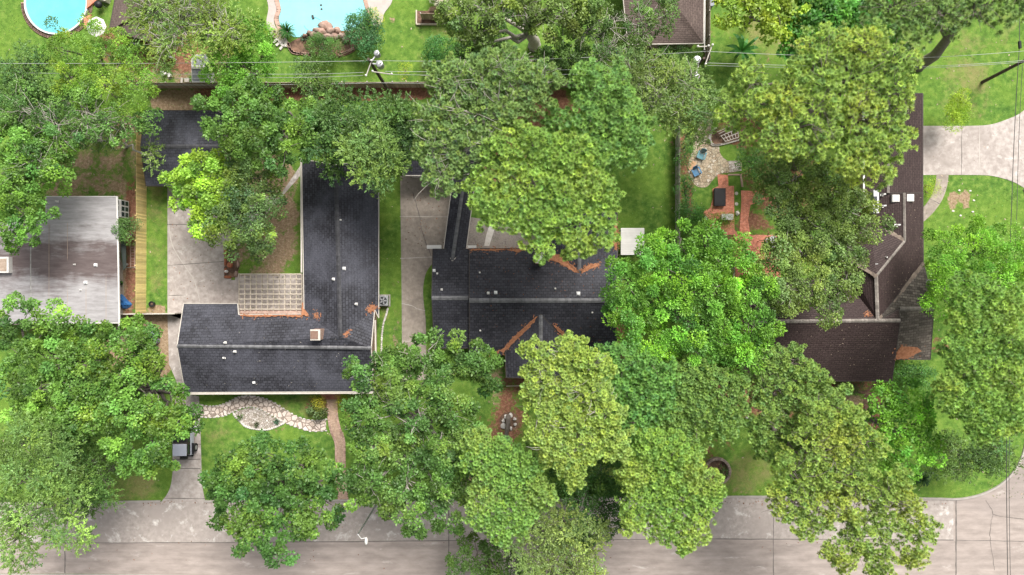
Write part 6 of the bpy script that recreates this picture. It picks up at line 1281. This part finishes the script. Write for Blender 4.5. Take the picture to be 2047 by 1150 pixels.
# dish, post sign, stones round the bare patches, cane
q, nn = onroof(1850, 560); di = thing('satellite_dish', 'white satellite dish on the faded grey corner of the brown roof', 'satellite dish', (q.x, q.y, q.z)); 
MB().tube([q, q + Vector((0, 0, .5))], .035, 8).build('mast', M_METAL, di); m = MB(); m.lathe((0, 0, 0), [(.01, 0), (.22, .03), (.36, .09), (.37, .10), (.35, .10)], 24, 1.2, 1.0)
from mathutils import Matrix
R_ = Matrix.Rotation(R(58), 3, 'X') @ Matrix.Identity(3); m.v = [tuple(R_ @ Vector(v) + q + Vector((.1, 0, .62))) for v in m.v]; m.build('dish', M_WHITE, di, smooth=True)
MB().tube([q + Vector((.05, 0, .5)), q + Vector((.1, .6, .75))], .025, 6).build('feed_arm', M_METAL, di); MB().box(tuple(q + Vector((.1, .62, .78))), (.2, .1, .12)).build('receiver', M_WHITE, di)
q = P(1678, 773); sg = thing('post_sign', 'small white post with crossbar at the front of the brown house', 'post', q[:]); MB().beam(q + Vector((0, 0, 0)), q + Vector((.25, -.35, 1.25)), .09, .09).build('post', M_WHITE, sg); MB().beam(q + Vector((-.1, .1, .9)), q + Vector((.35, .25, .95)), .07, .07).build('crossbar', M_WHITE, sg)
for i, (x, y) in enumerate([(1917, 381), (1939, 382), (1946, 401), (1944, 424), (1920, 431), (1905, 422)]):
    q = P(x, y); single(MB().rock((q.x, q.y, .04), (.26, .17, .1), i * .1, 1.1), 'marker_stone', M_WSTONE, 'small white stone round the bare lawn patches near the curved path', 'stone', 'stones round the bare patches')
single(MB().tube([P(195, 845, 1.5), P(175, 874, 1.0), P(155, 906, .6)], [.05, .045, .04], 6), 'bamboo_cane', M_PWOOD, 'long pale cane lying aslant in a gap between the two left oaks', 'cane')
q = P(164, 907); single(MB().tube([(q.x, q.y + .3, .1), (q.x + .1, q.y, .3), (q.x - .05, q.y - .3, .1)], .04, 6), 'pale_stick', M_PWOOD, 'short pale stick crossing the foot of the cane', 'stick')
m = MB()
for a, b in (((1376, 283), (1405, 252)), ((1405, 252), (1412, 247))): m.beam(P(*a, .15), P(*b, .25), .09, .09)
single(m, 'fallen_branch', M_PALEBARK, 'pale fallen branch lying across the upper terrace', 'branch')
for i, (x, y) in enumerate([(1588, 786), (1606, 798), (1633, 797), (1518, 840), (1526, 858), (1491, 834)]):
    q = P(x, y); single(MB().lathe((q.x, q.y, 0), [(.05, 0), (.05, .3), (.13, .32), (.1, .4), (.01, .43)], 10), 'garden_light', M_WHITE, 'small white garden light among the beds before the brown house', 'garden light', 'garden lights before the brown house')
m = MB().tube([P(1012, 772, .5), P(1060, 771, .5)], .05, 6); single(m, 'porch_rail', M_PWOOD, 'pale horizontal rail in front of the front gable of the middle house', 'rail')
q = P(1425, -2, 1); single(MB().cyl((q.x - .1, q.y - .4, 0), .3, 1.0, 12), 'water_butt', M_BIN, 'blue grey barrel at the top of the slatted fence', 'barrel')
# low brick rill by the long wing
m = MB()
for p in crom([(775, 618), (772, 630), (766, 650), (763, 680), (763, 710), (765, 735)], 7): q = P(*p); m.rock((q.x, q.y, .04), (.2, .26, .12), random.random(), random.uniform(.7, 1.1))
struct(m.build('stone_edging', M_WSTONE))

# ------------------------------------------------------------------ ground litter and grass tufts
g = np.random.default_rng(55); n = 26000
X = g.uniform(-52, 52, n); Y = g.uniform(-21, 30, n); a = g.uniform(0, 6.28, n); h = g.uniform(.05, .13, n)
V = np.stack([np.stack([X, Y, 0 * X], -1), np.stack([X + .06 * np.cos(a), Y + .06 * np.sin(a), h * .6], -1), np.stack([X + .13 * np.cos(a + .3), Y + .13 * np.sin(a + .3), h], -1), np.stack([X + .03 * np.cos(a + 1.5), Y + .03 * np.sin(a + 1.5), h * .5], -1)], 1)
keep = np.ones(n, bool)
PXx, PYy = X * 20 + 1023.5, 575 - Y * 20
for x0, y0, x1, y1 in [(322, 360, 480, 1010), (795, 345, 915, 700), (1840, 245, 2100, 355), (395, 785, 700, 870), (530, -50, 800, 115), (1370, 200, 1500, 480), (50, -40, 185, 80), (650, 780, 700, 1010)]: keep &= ~((PXx > x0) & (PXx < x1) & (PYy > y0) & (PYy < y1))
V = V[keep]; c_ = np.array([.15, .24, .06]) * np.exp(g.normal(0, .3, (len(V), 1))) * (1 + g.normal(0, .15, (len(V), 1)) * np.array([[1.5, 0, -1]]))
gr_ = bpy.data.objects.new('tmp', None); gr_['_w'] = (0, 0, 0)
o = mesh_quads('grass', V, c_, M_FOL, gr_); o.parent = None; bpy.data.objects.remove(gr_); tag(o, 'short uneven grass tufts scattered over the lawns', 'grass', kind='stuff')
for o in COL.objects:
    if '_w' in o: del o['_w']

g = random.Random(77)       # fallen leaves blown along the kerb and over paving
m = MB()
for i in range(420):
    x, y = (g.uniform(180, 1900), 1001 + abs(g.gauss(0, 5))) if i < 220 else (g.uniform(100, 1900), g.uniform(1005, 1145)) if i < 300 else (g.uniform(804, 900), g.uniform(355, 500)) if i < 360 else (g.uniform(340, 460), g.uniform(380, 600))
    q = P(x, y); m.box((q.x, q.y, .045), (g.uniform(.05, .16), g.uniform(.03, .08), .012), g.uniform(0, 3), g.uniform(.3, 1.2))
tag(m.build('fallen_leaves', M_NEEDLE), 'brown leaves scattered along the kerb and over the driveways', 'fallen leaves', kind='stuff')
m = MB()
for i in range(900):
    x, y = g.uniform(-40, 2050), g.uniform(-20, 990)
    if (322 < x < 480 and 360 < y < 1010) or (558 < x < 735 and y < 75) or (50 < x < 176 and y < 75): continue
    q = P(x, y); m.box((q.x, q.y, .03), (g.uniform(.06, .2), g.uniform(.03, .1), .012), g.uniform(0, 3), g.uniform(.5, 1.5))
tag(m.build('lawn_litter', M_OWOOD), 'dry leaves and twigs strewn over the lawns', 'leaf litter', kind='stuff')
